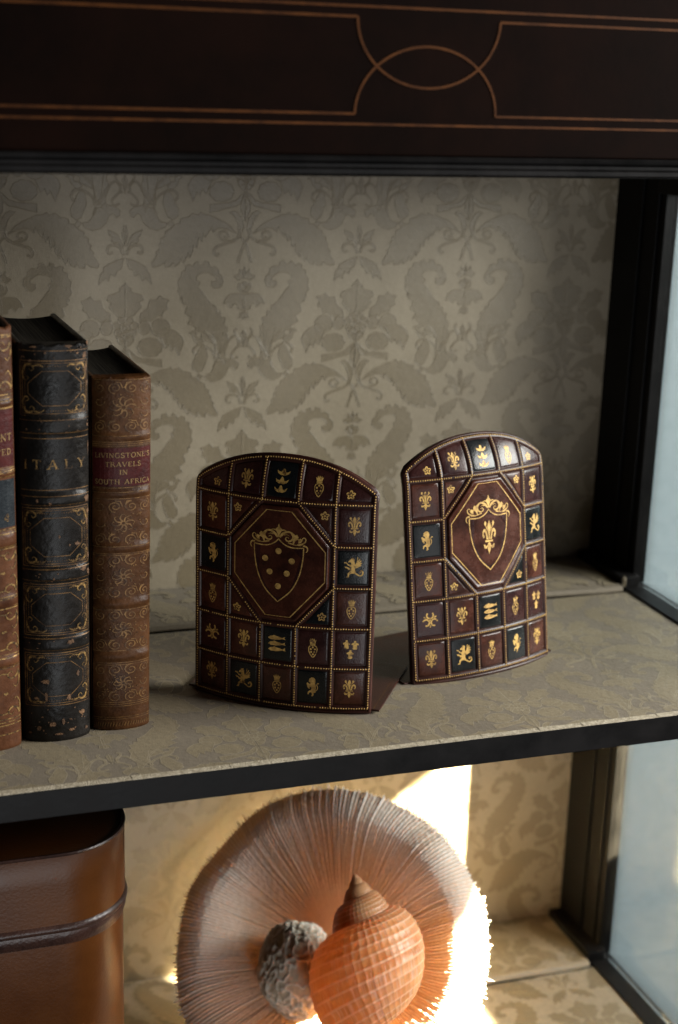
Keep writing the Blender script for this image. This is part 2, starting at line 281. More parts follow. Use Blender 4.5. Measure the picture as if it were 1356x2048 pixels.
def cord(bm, q, fmap, n, lim, ch):
    """raised outline thread, a tent 0.5 mm wide, left open along the trimmed edges"""
    N_ = len(q); L, R = stroke_poly([q[-1]]+list(q)+[q[0]], 0.00052); L = L[1:-1]; R = R[1:-1]
    on = [min(abs(p[0]-lim[0]), abs(p[0]-lim[1]), abs(p[1]-lim[2]), abs(p[1]-lim[3])) < 1e-6 for p in q]
    a = [bm.verts.new(fmap(p[0], p[1], n)) for p in L]; c = [bm.verts.new(fmap(p[0], p[1], n+ch)) for p in q]; b = [bm.verts.new(fmap(p[0], p[1], n)) for p in R]
    for i in range(N_):
        j = (i+1) % N_
        if on[i] and on[j]: continue
        bm.faces.new((a[i], c[i], c[j], a[j])).material_index = 2; bm.faces.new((c[i], b[i], b[j], c[j])).material_index = 2
def damask(bm, u0, u1, v0, v1, fmap, du=0.0, dv=0.0, base=0.00005, mi=1, ch=0.00020, st=0.0000012):
    """woven motif, a hair proud of the ground weave, over the rectangle"""
    k = 0
    for j in range(-8, 9):
        for i in range(-6, 7):
            ou = AXIS_X+du+i*2*HALF_U+(j % 2)*HALF_U; ov = dv-j*STEP_V
            if ou < u0-0.2 or ou > u1+0.2 or ov+0.32 < v0 or ov+0.15 > v1: continue
            for ei, e in enumerate(DAMASK):
                q = [(a+ou, b+ov) for a, b in e]
                q = clip_rect(q, u0, u1, v0, v1)
                if not q: continue
                area = sum(q[t][0]*q[(t+1) % len(q)][1]-q[(t+1) % len(q)][0]*q[t][1] for t in range(len(q)))/2
                if abs(area) < 2e-7: continue
                lay_poly(bm, q, fmap, base+st*(ei % 83), mi)
                if ch: cord(bm, q, fmap, base+st*84, (u0, u1, v0, v1), ch)
                k += 1
    return k

# ------------------------------------------------------------------ setting and cabinet
T, D, YS, HS, WP, WR, WG, YP, H = 0.01825, 0.3086, 0.2254, 0.0051, 0.3609, 0.3528, 0.3668, 0.2390, 0.34625
XL = -0.62
bm = bmesh.new(); box(bm, -2.6, 3.2, 0.40, 0.46, -1.2, 1.6)
tag(new_obj('wall', bm, M['wall_paint']), kind='structure')

cab = empty('display_cabinet', (0, 0, -H-T), 'ebonised glazed cabinet lined in cream damask silk, with gold-lined header', 'cabinet')
cab_off = Vector((0, 0, H+T))
def part(name, bm, mt, parent=None, smooth=False):
    o = new_obj(name, bm, mt, parent or cab, smooth)
    if (parent or cab) is cab: o.location = cab_off
    return o
wall_map = lambda y: (lambda u, v, n: Vector((u, y-n, v)))
top_map = lambda z: (lambda u, v, n: Vector((u, v, z+n)))
def sheet(bm, u0, u1, v0, v1, fmap, n=8):
    """gently rumpled ground weave"""
    nu, nv = 40, 24
    g = [[bm.verts.new(fmap(u0+(u1-u0)*i/nu, v0+(v1-v0)*j/nv, 0.0)) for j in range(nv+1)] for i in range(nu+1)]
    for i in range(nu):
        for j in range(nv): bm.faces.new((g[i][j], g[i+1][j], g[i+1][j+1], g[i][j+1]))
def lining(name, u0, u1, v0, v1, fmap, nrm, du, dv, ch=0.00011, light=False):
    bm = bmesh.new(); sheet(bm, u0, u1, v0, v1, fmap); damask(bm, u0+0.0004, u1-0.0004, v0+0.0004, v1-0.0004, fmap, du, dv, ch=ch, base=0.00005 if nrm is NY else 0.00003, st=0.0000012 if nrm is NY else 0.0000006)
    bm.normal_update()
    for f in bm.faces:
        if f.normal.dot(nrm) < 0: f.normal_flip()
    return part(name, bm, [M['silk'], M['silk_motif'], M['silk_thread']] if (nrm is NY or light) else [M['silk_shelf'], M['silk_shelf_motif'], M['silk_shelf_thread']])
NY, NZ = Vector((0, -1, 0)), Vector((0, 0, 1))
# upper and lower bays: back lining, shelf, shelf lining, ledge
lining('back_lining', XL, WP, HS-0.001, 0.352, wall_map(D), NY, 0.0, 0.0)
lining('back_lining', XL, WP, -H+HS-0.001, -T-0.001, wall_map(D), NY, 0.035, -0.222)
bm = bmesh.new(); box(bm, XL-0.02, WG+0.012, D+0.002, D+0.014, -H-T, 0.46); part('back_board', bm, M['ebony'])
for k, z in enumerate((0.0, -H)):
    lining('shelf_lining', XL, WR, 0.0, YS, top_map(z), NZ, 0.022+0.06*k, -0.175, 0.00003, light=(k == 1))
    bm = bmesh.new(); box(bm, XL, WG+0.010, -0.004, D, z-T, z-0.0006, 0.0006); sh = part('shelf', bm, M['ebony'])
    # frayed light edge of the silk where it is turned down at the front
    bm = bmesh.new(); x = XL
    while x < WR-0.004:
        l = random.uniform(0.004, 0.02); box(bm, x, min(x+l, WR), -0.0042-random.uniform(0, 0.0003), 0.0002, z-0.0005, z+random.uniform(0.0001, 0.00045)); x += l
    part('frayed_edge', bm, M['frayed'])
    # padded ledge along the back, bull-nosed
    bm = bmesh.new(); prof = [(YS+0.0012, 0.0003), (YS, 0.0016), (YS+0.0002, HS-0.0018), (YS+0.0014, HS-0.0003), (YS+0.0035, HS), (D-0.001, HS)]
    xs = [XL+(WR-0.0045-XL)*i/60 for i in range(61)]
    rows = [[bm.verts.new((xx, y-0.0005*math.sin(xx*41+k), z+zz+0.0003*math.sin(xx*63+y*40))) for (y, zz) in prof] for xx in xs]
    for i in range(60):
        for j in range(len(prof)-1): bm.faces.new((rows[i][j], rows[i+1][j], rows[i+1][j+1], rows[i][j+1]))
    bm.faces.new(rows[-1]+[bm.verts.new((xs[-1], D-0.001, z+0.0003))])
    damask(bm, XL, WR-0.006, YS+0.005, D-0.002, top_map(z+HS+0.0003), 0.05, -0.07, ch=0.00003, base=0.00003, st=0.0000006)
    orient_up(bm, lambda c: Vector((0.0, -0.5, 1)))
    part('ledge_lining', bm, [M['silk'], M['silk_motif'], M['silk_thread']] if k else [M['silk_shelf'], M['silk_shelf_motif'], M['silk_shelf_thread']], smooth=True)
    # rail along the glass and skirting beside the ledge
    bm = bmesh.new()
    box(bm, WR, WG+0.0085, -0.003, YP+0.001, z-0.0004, z+0.0016, 0.0008)
    box(bm, WR-0.0035, WG, YS+0.006, D-0.0005, z+0.0003, z+HS+0.0055, 0.0012)
    part('rail', bm, M['ebony'])
# corner post with its rebates (upper and lower)
for (z0, z1) in ((0.0018, 0.352), (-H+0.0018, -T-0.0005)):
    bm = bmesh.new()
    box(bm, WP, WG+0.010, YP+0.030, D+0.001, z0+HS, z1, 0.0006)
    box(bm, WP+0.0016, WG+0.010, YP+0.0085, YP+0.0295, z0, z1, 0.0010)
    box(bm, WP+0.0036, WG+0.009, YP, YP+0.0080, z0, z1, 0.0007)
    part('corner_post', bm, M['ebony_post'])
# top rail over the upper pane, front edge of side frame, ceiling, left side
bm = bmesh.new(); box(bm, WP, WG+0.012, -0.016, YP+0.0075, 0.3165, 0.372, 0.0008); part('top_rail', bm, M['ebony'])
bm = bmesh.new(); box(bm, XL, WG+0.012, -0.017, D+0.0015, 0.3525, 0.366); part('ceiling_board', bm, M['ebony'])
bm = bmesh.new(); box(bm, XL-0.012, XL-0.0005, -0.016, D+0.001, -H-T, 0.352); part('side_panel', bm, M['ebony'])
for z0, z1 in ((0.0017, 0.3163), (-H+0.0017, -T-0.001)):
    bm = bmesh.new(); box(bm, WG+0.0020, WG+0.0045, 0.0, YP-0.0004, z0, z1); part('glass_pane', bm, M['glass'])
# frayed scrap of silk standing at the corner of the ledge
bm = bmesh.new()
vs = [bm.verts.new(p) for p in ((0.3490, YS+0.002, 0.0040), (0.3515, YS+0.001, 0.0045), (0.3520, YS+0.002, 0.0110), (0.3500, YS+0.003, 0.0132), (0.3490, YS+0.0035, 0.0105))]
bm.faces.new(vs); bmesh.ops.solidify(bm, geom=bm.faces[:], thickness=0.0006); part('silk_scrap', bm, M['frayed'])

# header board with string inlay and a bottom moulding
YH = -0.020
bm = bmesh.new(); box(bm, XL-0.02, WG+0.05, YH, YH+0.018, 0.3572, 0.52, 0.0008); header = part('header_board', bm, M['header'])
bm = bmesh.new()
prof = [(YH+0.014, 0.3463), (YH-0.002, 0.3463), (YH-0.0034, 0.3478), (YH-0.0034, 0.3500), (YH-0.0016, 0.3512), (YH-0.0016, 0.3528), (YH-0.0040, 0.3545), (YH-0.0046, 0.3560), (YH-0.0036, 0.3570), (YH+0.014, 0.3571)]
a = [bm.verts.new((XL-0.02, y, z)) for y, z in prof]; b = [bm.verts.new((WG+0.05, y, z)) for y, z in prof]
for i in range(len(prof)): bm.faces.new((a[i], a[(i+1) % len(prof)], b[(i+1) % len(prof)], b[i]))
bm.faces.new(a[::-1]); bm.faces.new(b); bmesh.ops.recalc_face_normals(bm, faces=bm.faces)
part('moulding', bm, M['ebony'])
bm = bmesh.new(); hm = lambda u, v, n: Vector((u, YH-n, v)); CX, CZ = 0.0562, 0.4031
def hl(pts, n): lay_stroke(bm, pts, 0.0014, hm, n)
hl([(XL, 0.3734), (0.42, 0.3734)], 0.00030); hl([(XL, 0.4330), (0.42, 0.4330)], 0.00030)
for sx in (-1, 1):
    x0 = CX+sx*0.0408; xe = XL if sx < 0 else 0.42
    hl([(xe, 0.3787), (x0, 0.3787)], 0.00030); hl([(xe, 0.4278), (x0, 0.4278)], 0.00030)
up = [(CX-0.0408*math.cos(t), 0.3787+0.0352*math.sin(t)) for t in [PI*i/48 for i in range(49)]]
dn = [(x, 2*CZ+0.0003-z) for x, z in up]
hl(up, 0.00034); hl(dn, 0.00038)
orient_up(bm, lambda c: NY)
io = new_obj('string_inlay', bm, M['inlay'], header)
# ------------------------------------------------------------------ stamped emblems, unit outlines (x right, y up)
def mir(p): return [(-x, y) for x, y in p]
def em_fleur():
    e = []
    c = [(0, 1), (0.12, 0.86), (0.2, 0.62), (0.13, 0.35), (0.07, 0.1), (0.06, -0.12)]
    e.append(('p', c+mir(c[1:])[::-1]))
    for s in (1, -1):
        f = (lambda q: q) if s > 0 else mir
        e.append(('p', f([(0.1, -0.12), (0.16, 0.12), (0.26, 0.36), (0.42, 0.52), (0.6, 0.5), (0.74, 0.34), (0.74, 0.12), (0.62, -0.04), (0.5, 0.02), (0.52, 0.14), (0.6, 0.2), (0.55, 0.33), (0.44, 0.31), (0.36, 0.16), (0.3, -0.12)])))
        e.append(('p', f([(0.14, 0.3), (0.22, 0.55), (0.34, 0.72), (0.3, 0.86), (0.42, 0.98), (0.56, 0.86), (0.5, 0.7), (0.38, 0.64), (0.26, 0.44)])))
        e.append(('p', f([(0.1, -0.3), (0.2, -0.46), (0.36, -0.5), (0.48, -0.38), (0.6, -0.42), (0.52, -0.62), (0.3, -0.66), (0.14, -0.52)])))
    e.append(('p', [(-0.42, -0.16), (0.42, -0.16), (0.42, -0.27), (-0.42, -0.27)]))
    e.append(('p', [(-0.09, -0.3), (0.09, -0.3), (0.17, -0.66), (0, -1), (-0.17, -0.66)]))
    return e
def em_crest():
    e = []
    sh = [(0, 0.22), (0.24, 0.2), (0.4, 0.06), (0.45, -0.16), (0.4, -0.46), (0.22, -0.8), (0, -1.02), (-0.22, -0.8), (-0.4, -0.46), (-0.45, -0.16), (-0.4, 0.06), (-0.24, 0.2)]
    e.append(('c', smooth_path(sh, 3, True), 0.09))
    for x, y in ((0, 0.02), (-0.22, -0.16), (0.22, -0.16), (-0.18, -0.46), (0.18, -0.46), (0, -0.70)): e.append(('p', circ(x, y, 0.105, 9)))
    e.append(('p', [(-0.3, 0.32), (0.3, 0.32), (0.28, 0.44), (-0.28, 0.44)]))
    e.append(('p', [(-0.27, 0.47), (0.27, 0.47), (0.42, 0.86), (0.26, 0.76), (0.2, 0.98), (0.1, 0.78), (0, 1.02), (-0.1, 0.78), (-0.2, 0.98), (-0.26, 0.76), (-0.42, 0.86)]))
    return e
def em_lion():
    return [('p', [(-0.1, 0.98), (0.12, 1.0), (0.3, 0.86), (0.36, 0.62), (0.3, 0.4), (0.4, 0.15), (0.42, -0.15), (0.34, -0.38), (0.42, -0.5), (0.3, -0.62), (0.16, -0.66), (0.2, -0.86), (0.06, -1.0), (-0.08, -0.98), (0.0, -0.84), (-0.02, -0.66), (-0.14, -0.56), (-0.3, -0.62), (-0.36, -0.82), (-0.48, -0.78), (-0.44, -0.52), (-0.28, -0.4), (-0.1, -0.36), (-0.06, -0.1), (-0.14, 0.06), (-0.32, -0.02), (-0.46, 0.06), (-0.52, -0.04), (-0.42, -0.16), (-0.28, -0.12), (-0.2, -0.2), (-0.34, -0.24), (-0.22, 0.12), (-0.16, 0.22), (-0.38, 0.26), (-0.54, 0.46), (-0.62, 0.36), (-0.5, 0.2), (-0.38, 0.12), (-0.2, 0.3), (-0.18, 0.44), (-0.36, 0.5), (-0.4, 0.62), (-0.32, 0.68), (-0.38, 0.8)]),
            ('s', smooth_path([(0.32, -0.42), (0.52, -0.3), (0.6, -0.02), (0.5, 0.22), (0.62, 0.4), (0.74, 0.34)], 4), 0.09)]
def em_griffin():
    e = [('p', [(-0.22, 0.78), (-0.1, 0.94), (0.06, 0.96), (0.16, 0.82), (0.12, 0.58), (0.2, 0.3), (0.24, 0.02), (0.14, -0.2), (0.26, -0.42), (0.1, -0.56), (-0.08, -0.52), (-0.3, -0.6), (-0.38, -0.88), (-0.62, -0.92), (-0.56, -0.8), (-0.46, -0.74), (-0.46, -0.5), (-0.3, -0.34), (-0.18, -0.2), (-0.36, -0.2), (-0.46, -0.04), (-0.64, 0.0), (-0.72, 0.14), (-0.56, 0.14), (-0.4, 0.06), (-0.24, -0.02), (-0.22, 0.14), (-0.42, 0.24), (-0.56, 0.44), (-0.72, 0.46), (-0.74, 0.58), (-0.54, 0.56), (-0.38, 0.36), (-0.16, 0.3), (-0.14, 0.5), (-0.28, 0.56), (-0.4, 0.5), (-0.36, 0.66)])]
    for i, (x, y) in enumerate(((0.42, 0.98), (0.6, 0.86), (0.7, 0.66), (0.74, 0.44), (0.68, 0.22))):
        e.append(('p', [(0.18+0.02*i, 0.26-0.07*i), (0.3+0.02*i, 0.5-0.06*i), (x-0.02, y+0.05), (x+0.03, y-0.03), (0.36+0.02*i, 0.36-0.08*i), (0.24, 0.14-0.05*i)]))
    e.append(('s', smooth_path([(0.12, -0.5), (0.34, -0.62), (0.56, -0.76), (0.76, -0.7), (0.84, -0.46), (0.72, -0.3), (0.58, -0.36), (0.62, -0.5)], 4), 0.13))
    return e
def em_hats():
    e = []
    for cy in (0.66, 0.0, -0.66):
        e.append(('p', [(-0.42+0*cy, cy+0.1), (-0.36, cy-0.16), (-0.16, cy-0.27), (0.16, cy-0.27), (0.36, cy-0.14), (0.46, cy+0.14), (0.3, cy+0.0), (0.16, cy-0.04), (0.06, cy+0.24), (-0.04, cy+0.27), (-0.14, cy-0.02), (-0.3, cy-0.02)]))
    return e
def em_fish():
    e = []
    for cy in (0.5, 0.0, -0.5):
        e.append(('p', [(-0.72, cy-0.02), (-0.56, cy+0.13), (-0.3, cy+0.19), (-0.22, cy+0.26), (-0.06, cy+0.17), (0.2, cy+0.12), (0.42, cy+0.03), (0.66, cy+0.16), (0.6, cy+0.0), (0.7, cy-0.12), (0.42, cy-0.06), (0.2, cy-0.13), (-0.1, cy-0.17), (-0.5, cy-0.15)]))
    return e
def em_bells():
    e = []
    for cx, cy in ((-0.38, 0.42), (0.4, 0.38), (0.0, -0.5)):
        e.append(('p', [(cx-0.08, cy+0.42), (cx+0.08, cy+0.42), (cx+0.1, cy+0.26), (cx+0.34, cy+0.14), (cx+0.3, cy+0.0), (cx+0.16, cy+0.04), (cx+0.22, cy-0.34), (cx+0.08, cy-0.42), (cx-0.08, cy-0.42), (cx-0.22, cy-0.34), (cx-0.16, cy+0.04), (cx-0.3, cy+0.0), (cx-0.34, cy+0.14), (cx-0.1, cy+0.26)]))
    return e
def em_crescents():
    e = []
    for k in range(3):
        a = PI/2+k*2*PI/3; cx, cy = 0.50*math.cos(a), 0.50*math.sin(a)
        arc = [(cx+0.34*math.cos(a+PI+t), cy+0.34*math.sin(a+PI+t)) for t in [(-2.35+4.7*i/14) for i in range(15)]]
        e.append(('s', arc, 0.17))
        b = a+PI/3; e.append(('p', [(0.46*math.cos(b), 0.46*math.sin(b)), (0.66*math.cos(b-0.16), 0.66*math.sin(b-0.16)), (0.80*math.cos(b), 0.80*math.sin(b)), (0.66*math.cos(b+0.16), 0.66*math.sin(b+0.16))]))
    e.append(('p', circ(0, 0, 0.1, 8)))
    return e
def em_rosette():
    pts = [((0.7+0.24*math.cos(5*t))*math.cos(t+PI/2), (0.7+0.24*math.cos(5*t))*math.sin(t+PI/2)) for t in [2*PI*i/30 for i in range(30)]]
    return [('c', pts, 0.26), ('p', circ(0, 0, 0.24, 8))]
EMB = dict(fleur=em_fleur(), crest=em_crest(), lion=em_lion(), griffin=em_griffin(), hats=em_hats(), fish=em_fish(), bells=em_bells(), crescents=em_crescents(), rosette=em_rosette())
def stamp(bm, name, cx, cy, sx, sy, fmap, n, mi=0):
    cx += random.uniform(-1, 1)*0.00028; cy += random.uniform(-1, 1)*0.00028; ra = random.gauss(0, 0.035); ca, sa = math.cos(ra), math.sin(ra)
    for i, el in enumerate(EMB[name]):
        q = [(cx+(x*sx*ca-y*sy*sa), cy+(x*sx*sa+y*sy*ca)) for x, y in el[1]]; nn = n+0.000008*i
        wd = (sx+sy)/2
        if el[0] == 'p': lay_poly(bm, q, fmap, nn, mi)
        elif el[0] == 'c': lay_stroke(bm, q, el[2]*wd, fmap, nn, mi, closed=True)
        elif el[0] == 's': lay_stroke(bm, q, el[2]*wd, fmap, nn, mi)
        else: lay_stroke(bm, q, el[2]*wd*1.2, fmap, nn, mi, taper=True)

# ------------------------------------------------------------------ bookends
P_, Q_, RB, B0, PE = 0.0235, 0.0273, 0.1572, 0.0026, 0.0241
KT, H0T = 18.3, 0.1319
def bend(h):
    if h > H0T:
        L = h-H0T; return H0T+math.sin(KT*L)/KT, (1-math.cos(KT*L))/KT, KT*L
    return h, 0.0, 0.0
def bmap(s, h, n):
    z, back, ang = bend(h)
    a = s/RB
    lx = (RB+n*math.cos(ang))*math.sin(a); ly = RB-(RB+n*math.cos(ang))*math.cos(a)+back
    return Vector((lx, ly, z+n*math.sin(ang)))
SO = 1.5*P_+PE+0.0022            # outer edge
def arch(s):                     # height of the arched outer edge at s
    q = abs(s)/SO
    return 0.1474+0.0221*(1-q**2.15)-0.0022*max(0.0, (q-0.94)/0.06)**2
def arch_in(s): return arch(s)-0.0031
HB_ = -0.0012
def bnorm(c):                    # rough outward direction of the face
    return Vector((c.x/RB, -1, 0.35 if c.z > 0.14 else 0.0))
def bookend(label, loc, yaw, lean, plate_z, plate_th, centre):
    t = empty('bookend', loc, label, 'bookend', 'pair of gilded leather bookends')
    t.rotation_euler = (0, 0, yaw)
    tilt = Matrix.Rotation(-lean, 4, 'X')
    def child(name, bm, mt, parent=None, smooth=False, flat=False):
        if not flat: bmesh.ops.transform(bm, matrix=tilt, verts=bm.verts)
        return new_obj(name, bm, mt, parent or t, smooth)
    # --- board: curved slab with an arched top
    bm = bmesh.new(); ns, nh = 40, 36; TH = 0.0072
    def grid(n, inset=0.0):
        g = []
        for i in range(ns+1):
            s = -SO+2*SO*i/ns; ss = s*(SO-inset)/SO; top = arch(s)-inset
            g.append([bm.verts.new(bmap(ss, HB_+inset+(top-HB_-inset)*j/nh, n)) for j in range(nh+1)])
        return g
    f0 = grid(0.0); f1 = grid(-0.0012, -0.0008); bk = grid(-TH)
    for i in range(ns):
        for j in range(nh):
            bm.faces.new((f0[i][j], f0[i+1][j], f0[i+1][j+1], f0[i][j+1])); bm.faces.new((bk[i][j], bk[i][j+1], bk[i+1][j+1], bk[i+1][j]))
    ring = lambda g: [g[i][0] for i in range(ns+1)]+[g[ns][j] for j in range(1, nh+1)]+[g[i][nh] for i in range(ns-1, -1, -1)]+[g[0][j] for j in range(nh-1, 0, -1)]
    for A, B in ((f0, f1), (f1, bk)):
        ra, rb = ring(A), ring(B); n = len(ra)
        for i in range(n): bm.faces.new((ra[i], rb[i], rb[(i+1) % n], ra[(i+1) % n]))
    for g in (f1,):
        for col in g:
            for v in col[1:-1]:
                if not v.link_faces: bm.verts.remove(v)
    bmesh.ops.recalc_face_normals(bm, faces=bm.faces)
    child('board', bm, M['red_leather'], smooth=True)
    # --- raised ribs between the cells
    RW, RH = 0.0044, 0.00130
    rib = bmesh.new()
    cs = [(-0.5, 0.0), (-0.40, 0.45), (-0.26, 0.85), (0.0, 1.0), (0.26, 0.85), (0.40, 0.45), (0.5, 0.0)]
    def add_rib(pts, closed=False, wd=RW, hh=RH, lift=0.0):
        n = len(pts); rows = []
        for i in range(n):
            a = pts[(i-1) % n] if closed else pts[max(i-1, 0)]; b = pts[(i+1) % n] if closed else pts[min(i+1, n-1)]
            dx, dy = b[0]-a[0], b[1]-a[1]; l = math.hypot(dx, dy); nx, ny = -dy/l, dx/l
            rows.append([rib.verts.new(bmap(pts[i][0]+nx*c*wd, pts[i][1]+ny*c*wd, -0.0002+lift+hh*k)) for c, k in cs])
        for i in range(n if closed else n-1):
            j = (i+1) % n
            for k in range(len(cs)-1): rib.faces.new((rows[i][k], rows[i][k+1], rows[j][k+1], rows[j][k]))
    def line(a, b, step=0.004):
        n = max(2, int(math.hypot(b[0]-a[0], b[1]-a[1])/step)); return [(a[0]+(b[0]-a[0])*i/n, a[1]+(b[1]-a[1])*i/n) for i in range(n+1)]
    xs = [-1.5*P_-PE, -1.5*P_, -0.5*P_, 0.5*P_, 1.5*P_, 1.5*P_+PE]
    hz = [B0+Q_*k for k in range(6)]
    topat = lambda s: arch_in(s)
    arc_line = [(xs[0]+(xs[5]-xs[0])*i/40, topat(xs[0]+(xs[5]-xs[0])*i/40)) for i in range(41)]
    lines = []
    for k, s in enumerate((xs[1], xs[4])): lines.append([(s, hz[0]), (s, topat(s))])
    for s in (xs[2], xs[3]): lines += [[(s, hz[0]), (s, hz[2])], [(s, hz[5]), (s, topat(s))]]
    for k in (1, 2, 5): lines.append([(xs[0], hz[k]), (xs[5], hz[k])])
    for k in (3, 4): lines += [[(xs[0], hz[k]), (xs[1], hz[k])], [(xs[4], hz[k]), (xs[5], hz[k])]]
    for sx in (-1, 1):
        lines.append([(sx*0.5*P_, hz[5]), (sx*1.5*P_, hz[4])]); lines.append([(sx*0.5*P_, hz[2]), (sx*1.5*P_, hz[3])])
    lines += [[(xs[0], hz[0]), (xs[5], hz[0])], [(xs[0], hz[0]), (xs[0], topat(xs[0]))], [(xs[5], hz[0]), (xs[5], topat(xs[5]))]]
    li = 0
    for l in lines: add_rib(line(*l), lift=0.00001*li); li += 1
    add_rib(arc_line, lift=0.0002)
    # wide edge roll outside the beaded border
    edge = [(-SO+0.0011, HB_+0.0011)]+line((-SO+0.0011, HB_+0.0011), (SO-0.0011, HB_+0.0011))[1:]+line((SO-0.0011, HB_+0.0011), (SO-0.0011, arch(SO)-0.0011))[1:]
    edge += [(SO-0.0011-(2*SO-0.0022)*i/40, arch(SO*(1-2*i/40))-0.0011) for i in range(1, 41)]+line((-SO+0.0011, arch(SO)-0.0011), (-SO+0.0011, HB_+0.0011))[1:-1]
    add_rib(edge, True, 0.0030, 0.0013)
    rib.normal_update()
    for f in rib.faces:
        if f.normal.dot(bnorm(f.calc_center_median())) < 0: f.normal_flip()
    child('ribs', rib, M['red_leather'], smooth=True)
    # --- gilt beading along the ribs
    bd = bmesh.new(); rr = 0.00056; pitch = 0.00168
    ss_, hh_ = None, None
    def bead(s, h):
        c = bmap(s, h, RH-0.0001); nrm = (bmap(s, h, RH+0.001)-c).normalized(); u = Vector((0, 0, 1)).cross(nrm).normalized(); v = nrm.cross(u)
        r1 = [bd.verts.new(c+(u*math.cos(a)+v*math.sin(a))*rr) for a in [2*PI*i/7 for i in range(7)]]
        r2 = [bd.verts.new(c+(u*math.cos(a)+v*math.sin(a))*rr*0.66+nrm*rr*0.55) for a in [2*PI*i/7 for i in range(7)]]
        tp = bd.verts.new(c+nrm*rr*0.78)
        for i in range(7):
            j = (i+1) % 7; bd.faces.new((r1[i], r1[j], r2[j], r2[i])); bd.faces.new((r2[i], r2[j], tp))
    def beads(pts):
        acc = pitch*0.5
        for i in range(len(pts)-1):
            a, b = pts[i], pts[i+1]; l = math.hypot(b[0]-a[0], b[1]-a[1])
            while acc < l:
                if random.random() > 0.015: bead(a[0]+(b[0]-a[0])*acc/l+random.uniform(-1, 1)*0.00006, a[1]+(b[1]-a[1])*acc/l+random.uniform(-1, 1)*0.00006)
                acc += pitch
            acc -= l
    for l in lines: beads(list(l))
    beads(arc_line)
    child('gilt_beading', bd, M['gold'], smooth='all')
    # --- inlaid panels, each with its stamp
    def panel(corners, mt, emblem=None, ec=None, es=None, nm='panel', lab=None, ins=0.00235):
        # corners: list (s,h) counter-clockwise; inset then softly pillowed
        cx = sum(c[0] for c in corners)/len(corners); cy = sum(c[1] for c in corners)/len(corners)
        bm = bmesh.new(); dense = []
        for i in range(len(corners)): dense += line(corners[i], corners[(i+1) % len(corners)], 0.003)[:-1]
        n = len(dense)
        def ringv(k, h): return [bm.verts.new(bmap(cx+(p[0]-cx)*k, cy+(p[1]-cy)*k, h)) for p in dense]
        rings = [ringv(1.0, 0.00002), ringv(0.97, 0.00030), ringv(0.9, 0.00038), ringv(0.6, 0.00040), ringv(0.3, 0.00040)]
        for a, b in zip(rings, rings[1:]):
            for i in range(n): bm.faces.new((a[i], a[(i+1) % n], b[(i+1) % n], b[i]))
        c = bm.verts.new(bmap(cx, cy, 0.00040))
        for i in range(n): bm.faces.new((rings[-1][i], rings[-1][(i+1) % n], c))
        orient_up(bm, bnorm)
        o = child(nm, bm, mt, smooth='all')
        if lab: o['label'] = lab
        if emblem:
            bm = bmesh.new(); stamp(bm, emblem, ec[0] if ec else cx, ec[1] if ec else cy, es[0], es[1], bmap, 0.00047)
            orient_up(bm, bnorm); child('gilt_'+emblem, bm, M['gold'] if random.random() > 0.5 else M['gold_rubbed'], o)
        return o
    I = 0.0024
    def cell(c, r): return [(xs[c]+I, hz[r]+I), (xs[c+1]-I, hz[r]+I), (xs[c+1]-I, hz[r+1]-I), (xs[c]+I, hz[r+1]-I)]
    F = (0.0062, 0.0068)
    cells = {(0, 4): 'fleur', (0, 3): 'lion', (0, 2): 'crest', (0, 1): 'crescents', (0, 0): 'fleur', (1, 1): 'fleur', (2, 1): 'fish', (3, 1): 'crest', (4, 1): 'bells',
             (1, 0): 'griffin', (2, 0): 'crest', (3, 0): 'lion', (4, 0): 'fleur', (4, 2): 'crest', (4, 3): 'griffin', (4, 4): 'fleur'}
    sizes = dict(fleur=(0.0057, 0.0064), crest=(0.0060, 0.0065), lion=(0.0059, 0.0066), griffin=(0.0074, 0.0070), fish=(0.0084, 0.0078), bells=(0.0070, 0.0072), crescents=(0.0068, 0.0066), hats=(0.0098, 0.0078), rosette=(0.0029, 0.0029))
    black = {(0, 3), (2, 1), (1, 0), (3, 0), (4, 3)}
    plum = {(4, 1), (0, 1), (4, 4), (3, 1)}
    for k, nmv in cells.items():
        panel(cell(*k), M['panel_black'] if k in black else (M['panel_plum'] if k in plum else M['panel_red']), nmv, None, sizes[nmv])
    # arch row
    for c, nmv, mt in ((0, 'rosette', 'panel_plum'), (1, 'fleur', 'panel_plum'), (2, 'hats', 'panel_black'), (3, 'crest', 'panel_plum'), (4, 'rosette', 'panel_plum')):
        a, b = xs[c]+I, xs[c+1]-I; lo = hz[5]+I
        top = [(b+(a-b)*i/8, topat(b+(a-b)*i/8)-I*1.05) for i in range(9)]
        cy = {0: lo+0.0042, 4: lo+0.0042, 1: lo+0.0088, 3: lo+0.0088, 2: lo+0.0103}[c]
        cx = (a+b)/2+(0.003 if c == 0 else (-0.003 if c == 4 else 0))
        panel([(a, lo), (b, lo)]+top, M[mt], nmv, (cx, cy), sizes[nmv] if nmv != 'hats' else (0.0098, 0.0082))
    # corner triangles round the octagon
    for sx in (-1, 1):
        for up in (0, 1):
            hc, hd = (hz[5], hz[4]) if up else (hz[2], hz[3]); sg = 1 if up else -1
            tri = [(sx*(1.5*P_-I), hc-sg*I), (sx*(0.5*P_+I*2.5), hc-sg*I), (sx*(1.5*P_-I), hd+sg*I*2.8)]
            panel(tri, M['panel_black'] if (sx > 0 and not up) else M['panel_red'], 'rosette', (sx*(1.5*P_-0.0068), hc-sg*0.0075), sizes['rosette'])
    # octagon with gilt fillet, shield and crest
    ym = (hz[2]+hz[5])/2; a1, b1 = 1.5*P_-0.0019, 1.5*Q_-0.0019; dd = 0.0013
